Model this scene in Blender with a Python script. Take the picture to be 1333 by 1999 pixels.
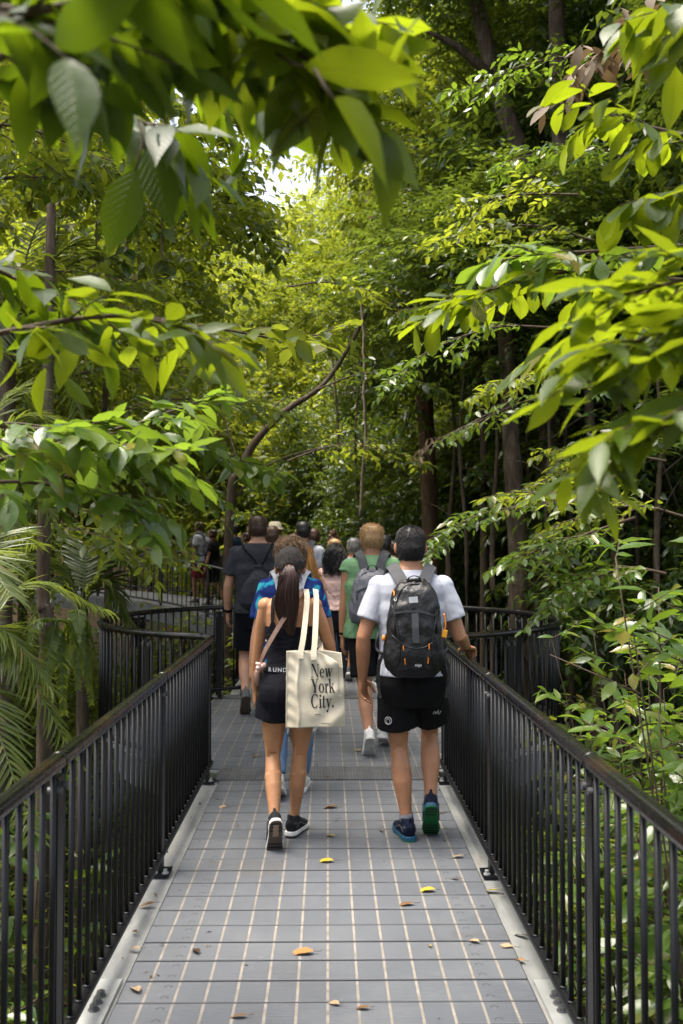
import bpy, bmesh, math, random
import numpy as np
from mathutils import Vector, Matrix, Euler, Quaternion
R = math.radians
PI = math.pi
sc = bpy.context.scene
col = sc.collection
for o in list(bpy.data.objects):
    bpy.data.objects.remove(o)

# ------------------------------------------------------------------ camera
F = 1943.0                     # focal length in pixels of the 1333 x 1999 photo
CAM = np.array([0.0, 0.0, 1.66])
yaw, pitch = math.atan(26.5 / F), math.atan(65.5 / F)
cd = bpy.data.cameras.new("camera")
cam = bpy.data.objects.new("camera", cd)
col.objects.link(cam)
cam.location = CAM
cam.rotation_euler = (PI / 2 + pitch, 0, -yaw)
cd.sensor_fit = 'VERTICAL'
cd.sensor_height = 36.0
cd.lens = 36.0 * F / 1999.0
cd.clip_start, cd.clip_end = 0.05, 800
cd.dof.use_dof = True
cd.dof.focus_distance = 5.85
cd.dof.aperture_fstop = 3.4
sc.camera = cam

# ------------------------------------------------------------------ light
SUN_EL, SUN_AZ = R(74), R(-85)            # azimuth from +y (ahead of the camera), towards +x
w = bpy.data.worlds.new("World")
sc.world = w
w.use_nodes = True
nt = w.node_tree
nt.nodes.clear()
sky = nt.nodes.new('ShaderNodeTexSky')
sky.sky_type = 'NISHITA'
sky.sun_disc = False
sky.sun_elevation = SUN_EL
sky.sun_rotation = SUN_AZ
sky.air_density, sky.dust_density, sky.ozone_density = 0.8, 6.0, 0.2
bg = nt.nodes.new('ShaderNodeBackground')
bg.inputs['Strength'].default_value = 0.15
wo = nt.nodes.new('ShaderNodeOutputWorld')
hz_ = nt.nodes.new('ShaderNodeHueSaturation')          # thin cloud: a paler sky
hz_.inputs['Saturation'].default_value = 0.62
nt.links.new(sky.outputs[0], hz_.inputs['Color'])
nt.links.new(hz_.outputs[0], bg.inputs[0])
nt.links.new(bg.outputs[0], wo.inputs[0])
sd = bpy.data.lights.new("sun", 'SUN')
sd.energy = 1.5
sd.angle = R(34)
sd.color = (1.0, 0.93, 0.80)
sun = bpy.data.objects.new("sun", sd)
col.objects.link(sun)
sv = Vector((math.sin(SUN_AZ) * math.cos(SUN_EL), math.cos(SUN_AZ) * math.cos(SUN_EL), math.sin(SUN_EL)))
sun.rotation_euler = sv.to_track_quat('Z', 'Y').to_euler()
sun.location = (0, 10, 30)
sc.view_settings.view_transform = 'Standard'
sc.view_settings.look = 'None'
sc.view_settings.exposure = 1.76
sc.view_settings.gamma = 1.0
sc.cycles.max_bounces = 7
sc.cycles.diffuse_bounces = 3
sc.cycles.glossy_bounces = 2
sc.cycles.transmission_bounces = 5
sc.cycles.use_denoising = True
sc.cycles.caustics_reflective = False
sc.cycles.caustics_refractive = False
sc.cycles.sample_clamp_indirect = 6

# ------------------------------------------------------------------ helpers
def tag(o, label=None, cat=None, group=None, kind=None):
    if label: o['label'] = label
    if cat: o['category'] = cat
    if group: o['group'] = group
    if kind: o['kind'] = kind
    return o

def empty(name, loc=(0, 0, 0), rz=0.0):
    o = bpy.data.objects.new(name, None)
    o.empty_display_size = 0.1
    o.location = loc
    o.rotation_euler = (0, 0, rz)
    col.objects.link(o)
    return o

def link(name, me, parent=None):
    o = bpy.data.objects.new(name, me)
    col.objects.link(o)
    if parent is not None:
        o.parent = parent
    return o

def at(px, py, d):
    """world point seen at photo pixel (px, py) when it stands d metres ahead"""
    v = cam.rotation_euler.to_matrix() @ Vector(((px - 666.5) / F, (999.5 - py) / F, -1.0))
    v = v * (d / v.y)
    return np.array(v) + CAM

def nrm(a):
    a = np.asarray(a, float)
    return a / np.maximum(np.linalg.norm(a, axis=-1, keepdims=True), 1e-9)

def smooth_path(pts, n):
    """Catmull-Rom through the points"""
    p = np.asarray(pts, float)
    if len(p) == 2:
        t = np.linspace(0, 1, n)[:, None]
        return p[0] * (1 - t) + p[1] * t
    q = np.vstack([2 * p[0] - p[1], p, 2 * p[-1] - p[-2]])
    out = []
    for u in np.linspace(0, len(p) - 1 - 1e-6, n):
        i = int(u); t = u - i
        a, b, c, d = q[i], q[i + 1], q[i + 2], q[i + 3]
        out.append(0.5 * (2 * b + (c - a) * t + (2 * a - 5 * b + 4 * c - d) * t * t + (3 * b - a - 3 * c + d) * t ** 3))
    return np.array(out)

class MB:
    def __init__(s):
        s.v, s.f, s.n = [], [], 0
    def add(s, v, f):
        v = np.asarray(v, float)
        s.v.append(v)
        s.f += [tuple(i + s.n for i in q) for q in f]
        s.n += len(v)
        return s
    def box(s, x0, x1, y0, y1, z0, z1, M=None):
        v = np.array([(x, y, z) for z in (z0, z1) for y in (y0, y1) for x in (x0, x1)], float)
        if M is not None:
            v = np.array([M @ Vector(p) for p in v])
        return s.add(v, [(0, 2, 3, 1), (4, 5, 7, 6), (0, 1, 5, 4), (2, 6, 7, 3), (0, 4, 6, 2), (1, 3, 7, 5)])
    def tube(s, path, rx, ry=None, sides=8, ref=(0, 0, 1), cap=True, closed=False):
        p = np.asarray(path, float)
        n = len(p)
        rx = np.broadcast_to(np.asarray(rx, float), (n,))
        ry = rx if ry is None else np.broadcast_to(np.asarray(ry, float), (n,))
        if closed:
            t = nrm(np.roll(p, -1, 0) - np.roll(p, 1, 0))
        else:
            t = nrm(np.gradient(p, axis=0))
        ref = np.asarray(ref, float)
        if ref.ndim == 1:
            ref = np.broadcast_to(ref, (n, 3))
        a = np.cross(t, ref)
        bad = np.linalg.norm(a, axis=1) < 1e-3
        if bad.any():
            a[bad] = np.cross(t[bad], np.array([1.0, 0.03, 0]))
        a = nrm(a)
        b = np.cross(a, t)
        th = np.arange(sides) * 2 * PI / sides
        v = p[:, None] + a[:, None] * (np.cos(th)[None, :, None] * rx[:, None, None]) + b[:, None] * (np.sin(th)[None, :, None] * ry[:, None, None])
        f = []
        for i in range(n if closed else n - 1):
            j = (i + 1) % n
            for k in range(sides):
                l = (k + 1) % sides
                f.append((i * sides + k, i * sides + l, j * sides + l, j * sides + k))
        if cap and not closed:
            f.append(tuple(range(sides))[::-1])
            f.append(tuple((n - 1) * sides + k for k in range(sides)))
        return s.add(v.reshape(-1, 3), f)
    def rings(s, rows, sides=24, cap=True):
        """rows of (x, y, z, rx, ry[, exponent]) : horizontal superellipse rings"""
        th = np.arange(sides) * 2 * PI / sides
        V = []
        for r in rows:
            e = 2.0 / (r[5] if len(r) > 5 else 2.0)
            c, q = np.cos(th), np.sin(th)
            V.append(np.stack([r[0] + r[3] * np.sign(c) * np.abs(c) ** e, r[1] + r[4] * np.sign(q) * np.abs(q) ** e, np.full(sides, r[2])], 1))
        n = len(rows)
        f = []
        for i in range(n - 1):
            for k in range(sides):
                l = (k + 1) % sides
                f.append((i * sides + k, i * sides + l, (i + 1) * sides + l, (i + 1) * sides + k))
        if cap:
            f.append(tuple(range(sides))[::-1])
            f.append(tuple((n - 1) * sides + k for k in range(sides)))
        return s.add(np.concatenate(V), f)
    def ball(s, c, r, u=14, v=10):
        r = np.broadcast_to(np.asarray(r, float), (3,))
        V, f = [], []
        for i in range(1, v):
            ph = PI * i / v
            for k in range(u):
                th = 2 * PI * k / u
                V.append((c[0] + r[0] * math.sin(ph) * math.cos(th), c[1] + r[1] * math.sin(ph) * math.sin(th), c[2] + r[2] * math.cos(ph)))
        V += [(c[0], c[1], c[2] + r[2]), (c[0], c[1], c[2] - r[2])]
        a, b = len(V) - 2, len(V) - 1
        for i in range(v - 2):
            for k in range(u):
                l = (k + 1) % u
                f.append((i * u + k, (i + 1) * u + k, (i + 1) * u + l, i * u + l))
        for k in range(u):
            l = (k + 1) % u
            f.append((a, k, l))
            f.append((b, (v - 2) * u + l, (v - 2) * u + k))
        return s.add(V, f)
    def ribbon(s, path, width, thick, ref):
        """flat strap along a path: width along cross(tangent, ref)"""
        p = np.asarray(path, float)
        t = nrm(np.gradient(p, axis=0))
        ref = np.asarray(ref, float)
        if ref.ndim == 1:
            ref = np.broadcast_to(ref, p.shape)
        a = nrm(np.cross(t, ref)); b = nrm(np.cross(a, t))
        n = len(p)
        wd = np.broadcast_to(np.asarray(width, float), (n,))[:, None] / 2
        V = np.stack([p - a * wd, p + a * wd, p + a * wd + b * thick, p - a * wd + b * thick], 1).reshape(-1, 3)
        f = []
        for i in range(n - 1):
            for k in range(4):
                l = (k + 1) % 4
                f.append((i * 4 + k, i * 4 + l, i * 4 + 4 + l, i * 4 + 4 + k))
        f += [(3, 2, 1, 0), tuple((n - 1) * 4 + k for k in range(4))]
        return s.add(V, f)
    def xf(s, M):
        M = np.array(M)
        s.v = [v @ M[:3, :3].T + M[:3, 3] for v in s.v]
        return s
    def mesh(s, name, m=None, smooth=True):
        me = bpy.data.meshes.new(name)
        me.from_pydata(np.concatenate(s.v).tolist() if s.v else [], [], s.f)
        if m is not None:
            me.materials.append(m)
        if smooth:
            me.polygons.foreach_set('use_smooth', [True] * len(me.polygons))
        me.update()
        return me
    def build(s, name, m, parent=None, smooth=True, bevel=0):
        me = s.mesh(name, m, smooth)
        o = link(name, me, parent)
        if bevel:
            b = o.modifiers.new("bevel", 'BEVEL')
            b.width = bevel; b.segments = 2; b.limit_method = 'ANGLE'; b.angle_limit = R(40)
        return o

def noise3(v, scale, seed=0, octaves=3):
    """cheap smooth pseudo noise made of warped sines, about -1..1"""
    rng = np.random.RandomState(seed + 11)
    v = np.asarray(v, float) * scale
    out = np.zeros(len(v)); amp = 1.0; tot = 0
    for o in range(octaves):
        q = v * (1.9 ** o)
        for k in range(4):
            d = rng.normal(size=3); d /= np.linalg.norm(d)
            e = rng.normal(size=3); e /= np.linalg.norm(e)
            out += amp * 0.5 * np.sin(q @ d * 2.1 + 1.3 * np.sin(q @ e * 1.7 + rng.uniform(0, 6)) + rng.uniform(0, 6))
        tot += amp; amp *= 0.5
    return out / tot

def remesh(mb, voxel, smooth=6, disp=None, fac=0.5):
    """join overlapping closed shells into one continuous surface"""
    me = mb.mesh("tmp", None)
    o = bpy.data.objects.new("tmp", me)
    col.objects.link(o)
    m = o.modifiers.new("r", 'REMESH'); m.mode = 'VOXEL'; m.voxel_size = voxel; m.use_smooth_shade = True
    if smooth:
        k = o.modifiers.new("s", 'SMOOTH'); k.iterations = smooth; k.factor = fac
    dg = bpy.context.evaluated_depsgraph_get()
    out = bpy.data.meshes.new_from_object(o.evaluated_get(dg))
    bpy.data.objects.remove(o); bpy.data.meshes.remove(me)
    if disp is not None:
        n = len(out.vertices)
        v = np.empty(n * 3); out.vertices.foreach_get('co', v); v = v.reshape(-1, 3)
        nr = np.empty(n * 3); out.vertex_normals.foreach_get('vector', nr); nr = nr.reshape(-1, 3)
        v = v + nr * disp(v)[:, None]
        out.vertices.foreach_set('co', v.ravel())
    out.polygons.foreach_set('use_smooth', [True] * len(out.polygons))
    out.update()
    return out

def remeshed(name, mb, voxel, m, parent, smooth=6, disp=None):
    me = remesh(mb, voxel, smooth, disp)
    me.name = name
    me.materials.clear(); me.materials.append(m)
    return link(name, me, parent)

# ------------------------------------------------------------------ node helper
class NT:
    def __init__(s, name):
        s.m = bpy.data.materials.new(name); s.m.use_nodes = True
        s.t = s.m.node_tree; s.t.nodes.clear()
        s.out = s.t.nodes.new('ShaderNodeOutputMaterial')
        s.co = s.t.nodes.new('ShaderNodeTexCoord')
    def node(s, k, **kw):
        n = s.t.nodes.new(k)
        for a, b in kw.items():
            setattr(n, a, b)
        return n
    def put(s, sock, v):
        if isinstance(v, bpy.types.NodeSocket):
            s.t.links.new(v, sock)
        elif isinstance(v, (tuple, list)) and len(v) == 3 and sock.type == 'RGBA':
            sock.default_value = (*v, 1)
        else:
            sock.default_value = v
    def math(s, op, a, b=0.0, c=0.0, clamp=False):
        n = s.node('ShaderNodeMath', operation=op, use_clamp=clamp)
        s.put(n.inputs[0], a); s.put(n.inputs[1], b); s.put(n.inputs[2], c)
        return n.outputs[0]
    def noise(s, scale, detail=4, rough=0.55, vec=None, dist=0.0):
        n = s.node('ShaderNodeTexNoise')
        s.put(n.inputs['Vector'], vec if vec is not None else s.co.outputs['Object'])
        n.inputs['Scale'].default_value = scale; n.inputs['Detail'].default_value = detail
        n.inputs['Roughness'].default_value = rough; n.inputs['Distortion'].default_value = dist
        return n.outputs['Fac']
    def map(s, scale, vec=None):
        n = s.node('ShaderNodeMapping')
        s.put(n.inputs['Vector'], vec if vec is not None else s.co.outputs['Object'])
        n.inputs['Scale'].default_value = scale
        return n.outputs[0]
    def ramp(s, fac, stops, interp='LINEAR'):
        n = s.node('ShaderNodeValToRGB')
        e = n.color_ramp.elements
        n.color_ramp.interpolation = interp
        while len(e) < len(stops):
            e.new(0.5)
        for k, (p, c) in enumerate(stops):
            e[k].position = p; e[k].color = (*c, 1) if len(c) == 3 else c
        s.put(n.inputs[0], fac)
        return n.outputs[0]
    def mix(s, fac, a, b, mode='MIX'):
        n = s.node('ShaderNodeMix', data_type='RGBA', blend_type=mode)
        s.put(n.inputs[0], fac); s.put(n.inputs[6], a); s.put(n.inputs[7], b)
        return n.outputs[2]
    def sep(s, v):
        n = s.node('ShaderNodeSeparateXYZ'); s.put(n.inputs[0], v)
        return n.outputs
    def bump(s, h, strength=0.3, dist=0.01):
        n = s.node('ShaderNodeBump')
        n.inputs['Strength'].default_value = strength; n.inputs['Distance'].default_value = dist
        s.put(n.inputs['Height'], h)
        return n.outputs[0]
    def bsdf(s, color, rough=0.5, metal=0.0, normal=None, spec=0.5, **kw):
        n = s.node('ShaderNodeBsdfPrincipled')
        s.put(n.inputs['Base Color'], color); s.put(n.inputs['Roughness'], rough)
        s.put(n.inputs['Metallic'], metal); s.put(n.inputs['Specular IOR Level'], spec)
        if normal is not None:
            s.put(n.inputs['Normal'], normal)
        for a, b in kw.items():
            s.put(n.inputs[a.replace('_', ' ')], b)
        return n.outputs[0]
    def done(s, sh):
        s.t.links.new(sh, s.out.inputs[0])
        return s.m

def simple(name, color, rough=0.6, metal=0.0, var=0.25, scale=12, bump=0.15, bscale=60, spec=0.4, bdist=0.004, **kw):
    t = NT(name)
    n = t.noise(scale, 5)
    lo = tuple(c * (1 - var) for c in color); hi = tuple(min(1, c * (1 + var)) for c in color)
    c = t.ramp(n, [(0.3, lo), (0.7, hi)])
    b = t.bump(t.noise(bscale, 4), bump, bdist)
    return t.done(t.bsdf(c, rough, metal, b, spec, **kw))

def cloth(name, color, rough=0.85, var=0.12, fold=0.5, weave=900, spec=0.2, sheen=0.0):
    t = NT(name)
    n = t.noise(7, 4)
    lo = tuple(c * (1 - var) for c in color); hi = tuple(min(1, c * (1 + var)) for c in color)
    c = t.ramp(n, [(0.3, lo), (0.7, hi)])
    h = t.math('ADD', t.math('MULTIPLY', t.noise(9, 5, 0.6, t.map((1, 1, 0.45)), 1.2), 1.0), t.math('MULTIPLY', t.noise(weave, 1), 0.05))
    return t.done(t.bsdf(c, rough, 0, t.bump(h, fold, 0.02), spec, Sheen_Weight=sheen))

def leaf_mat(name, stops, trans=(0.30, 0.42, 0.03), tfac=0.42, rough=0.36, veins=False, spec=0.5, spots=0.0):
    """stops : list of (position, colour) over the random value of each leaf"""
    t = NT(name)
    g = t.node('ShaderNodeNewGeometry')
    rnd = g.outputs['Random Per Island']
    c = t.ramp(rnd, stops)
    nz = t.noise(35, 3)
    c = t.mix(t.math('MULTIPLY', nz, 0.55), c, tuple(0.55 * k for k in stops[len(stops) // 2][1]))
    rnd2 = t.math('FRACT', t.math('MULTIPLY', rnd, 17.31))
    tr = t.mix(rnd2, tuple(0.62 * k for k in trans), trans)
    nor = None
    if veins:
        uv = t.sep(t.co.outputs['UV'])
        u = t.math('ABSOLUTE', t.math('SUBTRACT', uv[0], 0.5))
        fr = t.math('FRACT', t.math('MULTIPLY', t.math('SUBTRACT', uv[1], t.math('MULTIPLY', u, 0.55)), 11.0))
        side = t.math('SUBTRACT', 1.0, t.math('MULTIPLY', t.math('ABSOLUTE', t.math('SUBTRACT', fr, 0.5)), 12.0), clamp=True)
        mid = t.math('SUBTRACT', 1.0, t.math('MULTIPLY', u, 26.0), clamp=True)
        vein = t.math('MAXIMUM', t.math('MULTIPLY', side, 0.5), mid)
        c = t.mix(t.math('MULTIPLY', vein, 0.4), c, (0.16, 0.22, 0.05))
        tr = t.mix(t.math('MULTIPLY', vein, 0.6), tr, tuple(0.45 * k for k in trans))
        nor = t.bump(t.math('ADD', t.math('MULTIPLY', side, 0.6), t.noise(30, 2)), 0.35, 0.004)
        if spots:
            sp = t.math('GREATER_THAN', t.noise(70, 2), 1.0 - spots)
            c = t.mix(sp, c, (0.10, 0.06, 0.02)); tr = t.mix(sp, tr, (0.10, 0.06, 0.01))
    a = t.bsdf(c, rough, 0, nor, spec)
    b = t.node('ShaderNodeBsdfTranslucent'); t.put(b.inputs[0], tr)
    m = t.node('ShaderNodeMixShader'); m.inputs[0].default_value = tfac
    t.t.links.new(a, m.inputs[1]); t.t.links.new(b.outputs[0], m.inputs[2])
    return t.done(m.outputs[0])

M = {}
M['black_paint'] = simple('black_painted_steel', (0.0035, 0.0038, 0.0048), 0.40, 0.0, 0.3, 9, 0.08, 90, 0.32)
def _rail():
    t = NT('worn_black_handrail')
    n = t.noise(6, 6, 0.65, t.map((1.5, 0.35, 1.5)))
    g = t.node('ShaderNodeNewGeometry')
    c = t.mix(t.ramp(n, [(0.52, (0, 0, 0)), (0.66, (1, 1, 1))]), (0.006, 0.006, 0.007), (0.022, 0.013, 0.009))
    r = t.ramp(t.noise(30, 4), [(0.3, (0.14, 0.14, 0.14)), (0.7, (0.32, 0.32, 0.32))])
    return t.done(t.bsdf(c, r, 0, t.bump(t.noise(140, 3), 0.06, 0.002), 0.45))
M['rail'] = _rail()
M['steel'] = simple('galvanised_steel', (0.42, 0.43, 0.42), 0.42, 0.55, 0.22, 5, 0.1, 40)
def _galv():
    t = NT('weathered_galvanised_beam')
    n = t.noise(3.0, 7, 0.65, t.map((3, 0.6, 1)))
    n2 = t.noise(22, 5, 0.6)
    c = t.ramp(n, [(0.28, (0.13, 0.135, 0.135)), (0.5, (0.25, 0.255, 0.25)), (0.62, (0.31, 0.31, 0.29)), (0.74, (0.20, 0.14, 0.08))])
    c = t.mix(t.math('MULTIPLY', n2, 0.35), c, (0.11, 0.115, 0.11))
    return t.done(t.bsdf(c, 0.5, 0.25, t.bump(n2, 0.15, 0.003), 0.4))
M['galv'] = _galv()
M['dark_steel'] = simple('dark_steel', (0.10, 0.10, 0.10), 0.45, 0.4)
# ------------------------------------------------------------------ boardwalk
ROW, COLS = 0.184, 0.1122
def deck_mat():
    t = NT('grey_plank_decking')
    xyz = t.sep(t.co.outputs['Object'])
    x, y = xyz[0], xyz[1]
    fx = t.math('FRACT', t.math('ADD', t.math('DIVIDE', x, COLS), 0.5 + 40))
    dx = t.math('ABSOLUTE', t.math('SUBTRACT', fx, 0.5))                    # 0 on a beige strip
    wob = t.math('MULTIPLY', t.math('SUBTRACT', t.noise(4, 3), 0.5), 0.02)
    strip = t.math('LESS_THAN', t.math('ADD', dx, wob), 0.046)
    edge = t.math('LESS_THAN', t.math('ADD', dx, wob), 0.066)
    fy = t.math('FRACT', t.math('ADD', t.math('DIVIDE', y, ROW), 40))
    row = t.math('FLOOR', t.math('ADD', t.math('DIVIDE', y, ROW), 40))
    wn = t.node('ShaderNodeTexWhiteNoise', noise_dimensions='1D')
    t.put(wn.inputs['W'], row)
    big = t.noise(2.2, 6, 0.6)
    fine = t.noise(38, 5, 0.6, t.map((0.6, 1.6, 1)))
    base = t.ramp(big, [(0.3, (0.060, 0.069, 0.083)), (0.5, (0.086, 0.097, 0.114)), (0.7, (0.126, 0.135, 0.148))])
    base = t.mix(t.math('MULTIPLY', wn.outputs['Value'], 0.30), base, (0.118, 0.125, 0.139))
    base = t.mix(t.math('MULTIPLY', fine, 0.35), base, (0.065, 0.066, 0.07))
    sp = t.math('GREATER_THAN', t.noise(46, 2, 0.5), 0.735)
    base = t.mix(t.math('MULTIPLY', sp, 0.45), base, (0.24, 0.23, 0.21))
    st = t.math('GREATER_THAN', t.noise(1.3, 5, 0.7), 0.62)
    base = t.mix(t.math('MULTIPLY', st, 0.36), base, (0.075, 0.07, 0.06))
    # c shaped clip marks near both edges
    ax = t.math('ABSOLUTE', x)
    mx = t.math('SUBTRACT', ax, 0.600)
    my = t.math('MULTIPLY', t.math('SUBTRACT', t.math('FRACT', t.math('MULTIPLY', fy, 2.0)), 0.45), ROW / 2)
    rr = t.math('SQRT', t.math('ADD', t.math('MULTIPLY', mx, mx), t.math('MULTIPLY', my, my)))
    ring = t.math('LESS_THAN', t.math('ABSOLUTE', t.math('SUBTRACT', rr, 0.013)), 0.003)
    ring = t.math('MULTIPLY', ring, t.math('GREATER_THAN', my, -0.004))
    base = t.mix(t.math('MULTIPLY', ring, 0.95), base, (0.03, 0.03, 0.03))
    beige = t.ramp(t.noise(14, 5, 0.6), [(0.3, (0.16, 0.14, 0.115)), (0.7, (0.29, 0.26, 0.22))])
    c = t.mix(t.math('MULTIPLY', edge, 0.35), base, (0.07, 0.07, 0.07))
    c = t.mix(strip, c, beige)
    # clips: a dark knot on every strip at each joint, larger down the middle
    jy = t.math('MINIMUM', fy, t.math('SUBTRACT', 1.0, fy))
    cen = t.math('LESS_THAN', ax, 0.03)
    jw = t.math('ADD', 0.035, t.math('MULTIPLY', cen, 0.06))
    clip = t.math('MULTIPLY', t.math('LESS_THAN', jy, jw), t.math('LESS_THAN', dx, t.math('ADD', 0.06, t.math('MULTIPLY', cen, 0.04))))
    c = t.mix(t.math('MULTIPLY', clip, 0.7), c, (0.10, 0.10, 0.10))
    half = t.math('ABSOLUTE', t.math('SUBTRACT', fy, 0.5))
    clip2 = t.math('MULTIPLY', t.math('MULTIPLY', cen, t.math('LESS_THAN', half, 0.05)), t.math('LESS_THAN', dx, 0.09))
    c = t.mix(t.math('MULTIPLY', clip2, 0.7), c, (0.10, 0.10, 0.10))
    c = t.mix(t.math('MULTIPLY', t.math('LESS_THAN', jy, 0.06), 0.6), c, (0.05, 0.05, 0.052))
    ribs = t.math('SINE', t.math('MULTIPLY', y, 2 * PI / 0.0115))
    h = t.math('ADD', t.math('MULTIPLY', ribs, 0.5), t.math('MULTIPLY', strip, -1.2))
    h = t.math('ADD', h, t.math('MULTIPLY', fine, 0.6))
    rough = t.ramp(big, [(0.3, (0.42, 0.42, 0.42)), (0.7, (0.60, 0.60, 0.60))])
    return t.done(t.bsdf(c, rough, 0, t.bump(h, 0.7, 0.004), 0.45))
M['deck'] = deck_mat()
def ribbed():
    t = NT('ribbed_cover_plate')
    x = t.sep(t.co.outputs['Object'])[0]
    s = t.math('SINE', t.math('MULTIPLY', x, 2 * PI / 0.022))
    c = t.ramp(t.noise(9, 5), [(0.3, (0.095, 0.098, 0.102)), (0.7, (0.16, 0.165, 0.17))])
    c = t.mix(t.math('MULTIPLY', t.math('LESS_THAN', s, -0.3), 0.4), c, (0.08, 0.08, 0.085))
    return t.done(t.bsdf(c, 0.45, 0.3, t.bump(s, 0.5, 0.004)))
M['ribbed'] = ribbed()

PC, PR = np.array([0.02, 9.25]), 2.07       # round lookout platform: centre and rail radius
rs = random.Random(4)
def plank_rows(name, y0, y1, half, label=None):
    b = MB()
    k0, k1 = int(math.floor(y0 / ROW)), int(math.ceil(y1 / ROW))
    for k in range(k0, k1):
        ya, yb = max(y0, k * ROW + 0.006), min(y1, (k + 1) * ROW - 0.006)
        if yb - ya < 0.01: continue
        xa, xb = half((ya + yb) / 2)
        dz = rs.uniform(-0.0012, 0.0012)
        tl = rs.uniform(-0.0008, 0.0008)
        b.box(xa, xb, ya, yb, -0.035, dz)
    o = b.build(name, M['deck'], None, smooth=False, bevel=0.003)
    o['kind'] = 'structure'
    return o
plank_rows('boardwalk_deck', -0.6, 7.10, lambda y: (-0.768, 0.766))
def chord(y):
    q = math.sqrt(max(0.02, (PR - 0.10) ** 2 - (y - PC[1]) ** 2))
    a, b = PC[0] - q, PC[0] + q
    if y < 7.9: a, b = min(a, -0.77), max(b, 0.77)
    return (a, b)
plank_rows('platform_deck', 7.49, 10.86, chord)
b = MB().box(-0.80, 0.80, 7.105, 7.485, -0.02, 0.010)
b.build('cover_plate', M['ribbed'], None, False, 0.004)['kind'] = 'structure'
b = MB().box(-1.15, 1.15, 10.865, 11.10, -0.02, 0.010)
b.build('far_cover_plate', M['ribbed'], None, False, 0.004)['kind'] = 'structure'

# the walkway beyond the platform: straight on, then bending left and rising
WAY = smooth_path([(-0.05, 11.1, 0.0), (-0.1, 14.0, 0.05), (-0.6, 17.5, 0.20), (-2.6, 21.0, 0.42), (-6.2, 23.4, 0.66), (-11.0, 24.6, 0.85), (-17, 25.0, 1.0)], 90)
def way_frames():
    t = nrm(np.gradient(WAY, axis=0)); t[:, 2] = 0; t = nrm(t)
    s = np.stack([t[:, 1], -t[:, 0], np.zeros(len(t))], 1)
    return t, s
WT, WS = way_frames()
b = MB()
V, fc = [], []
for i in range(len(WAY)):
    for k in (-1.0, 1.0):
        V.append(WAY[i] + WS[i] * k * 0.95)
for i in range(len(WAY) - 1):
    fc.append((2 * i, 2 * i + 1, 2 * i + 3, 2 * i + 2))
b.add(V, fc)
o = b.build('far_boardwalk', M['deck'], None, False); o['kind'] = 'structure'
sm = o.modifiers.new('t', 'SOLIDIFY'); sm.thickness = 0.035; sm.offset = -1

# steel side beams
def beam(name, path, side, label, cat='beam', width=0.13, depth=0.26):
    """channel: top flange plus web hanging on its outer edge"""
    p = np.asarray(path, float)
    t = np.gradient(p, axis=0); t[:, 2] = 0; t = nrm(t)
    s = np.stack([t[:, 1], -t[:, 0], np.zeros(len(t))], 1) * side
    pr = [(0, -0.012), (width, -0.012), (width, -depth), (width - 0.012, -depth), (width - 0.012, -0.024), (0, -0.024)]
    V = np.concatenate([(p + s * a + np.array([0, 0, z]))[:, None] for a, z in pr], 1)
    k = len(pr); f = []
    for i in range(len(p) - 1):
        for j in range(k):
            l = (j + 1) % k
            q = (i * k + j, i * k + l, (i + 1) * k + l, (i + 1) * k + j)
            f.append(q if side < 0 else q[::-1])
    f.append(tuple(range(k))); f.append(tuple((len(p) - 1) * k + j for j in range(k))[::-1])
    o = MB().add(V.reshape(-1, 3), f).build(name, M['galv'], None, False)
    return tag(o, label, cat)
ys = np.linspace(-0.6, 7.12, 30)
LB = beam('steel_beam', np.stack([np.full(30, -0.775), ys, np.zeros(30)], 1), -1, 'pale galvanised steel edge beam along the left side of the straight boardwalk')
RB = beam('steel_beam', np.stack([np.full(30, 0.773), ys, np.zeros(30)], 1), 1, 'pale galvanised steel edge beam along the right side of the straight boardwalk')
def splice(parent, side, y):
    b = MB().box(min(side * .785, side * .895), max(side * .785, side * .895), y - 0.26, y + 0.13, -0.0118, 0.004)
    o = b.build('splice_plate', M['steel'], parent, False, 0.002)
    for k in range(3):
        bo = MB()
        bo.tube([(side * 0.835, y - 0.13 + k * 0.055, 0.004), (side * 0.835, y - 0.13 + k * 0.055, 0.024)], 0.016, sides=6)
        bo.tube([(side * 0.835, y - 0.13 + k * 0.055, 0.0042), (side * 0.835, y - 0.13 + k * 0.055, 0.009)], 0.021, sides=16)
        bo.build('bolt', M['dark_steel'], o, False, 0.001)
splice(LB, -1, 3.75); splice(RB, 1, 3.72)
# slim dark gap trims beside the planks
th = np.linspace(PI / 2 + R(22), 3 * PI / 2 - R(24), 40)
pl = np.stack([PC[0] + (PR - 0.06) * np.cos(th), PC[1] + (PR - 0.06) * np.sin(th), np.zeros(40)], 1)
beam('steel_beam', pl, -1, 'curved steel edge beam round the left half of the round platform', width=0.12, depth=0.30)
th = np.linspace(PI / 2 - R(22), -PI / 2 + R(24), 40)
pr_ = np.stack([PC[0] + (PR - 0.06) * np.cos(th), PC[1] + (PR - 0.06) * np.sin(th), np.zeros(40)], 1)
beam('steel_beam', pr_, 1, 'curved steel edge beam round the right half of the round platform', width=0.12, depth=0.30)
bl = WAY - WS * 0.95
beam('steel_beam', bl, -1, 'grey steel edge beam of the far walkway bending left through the trees', width=0.10, depth=0.32)
beam('steel_beam', WAY + WS * 0.95, 1, 'steel edge beam on the outer side of the far bending walkway', width=0.10, depth=0.32)

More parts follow.
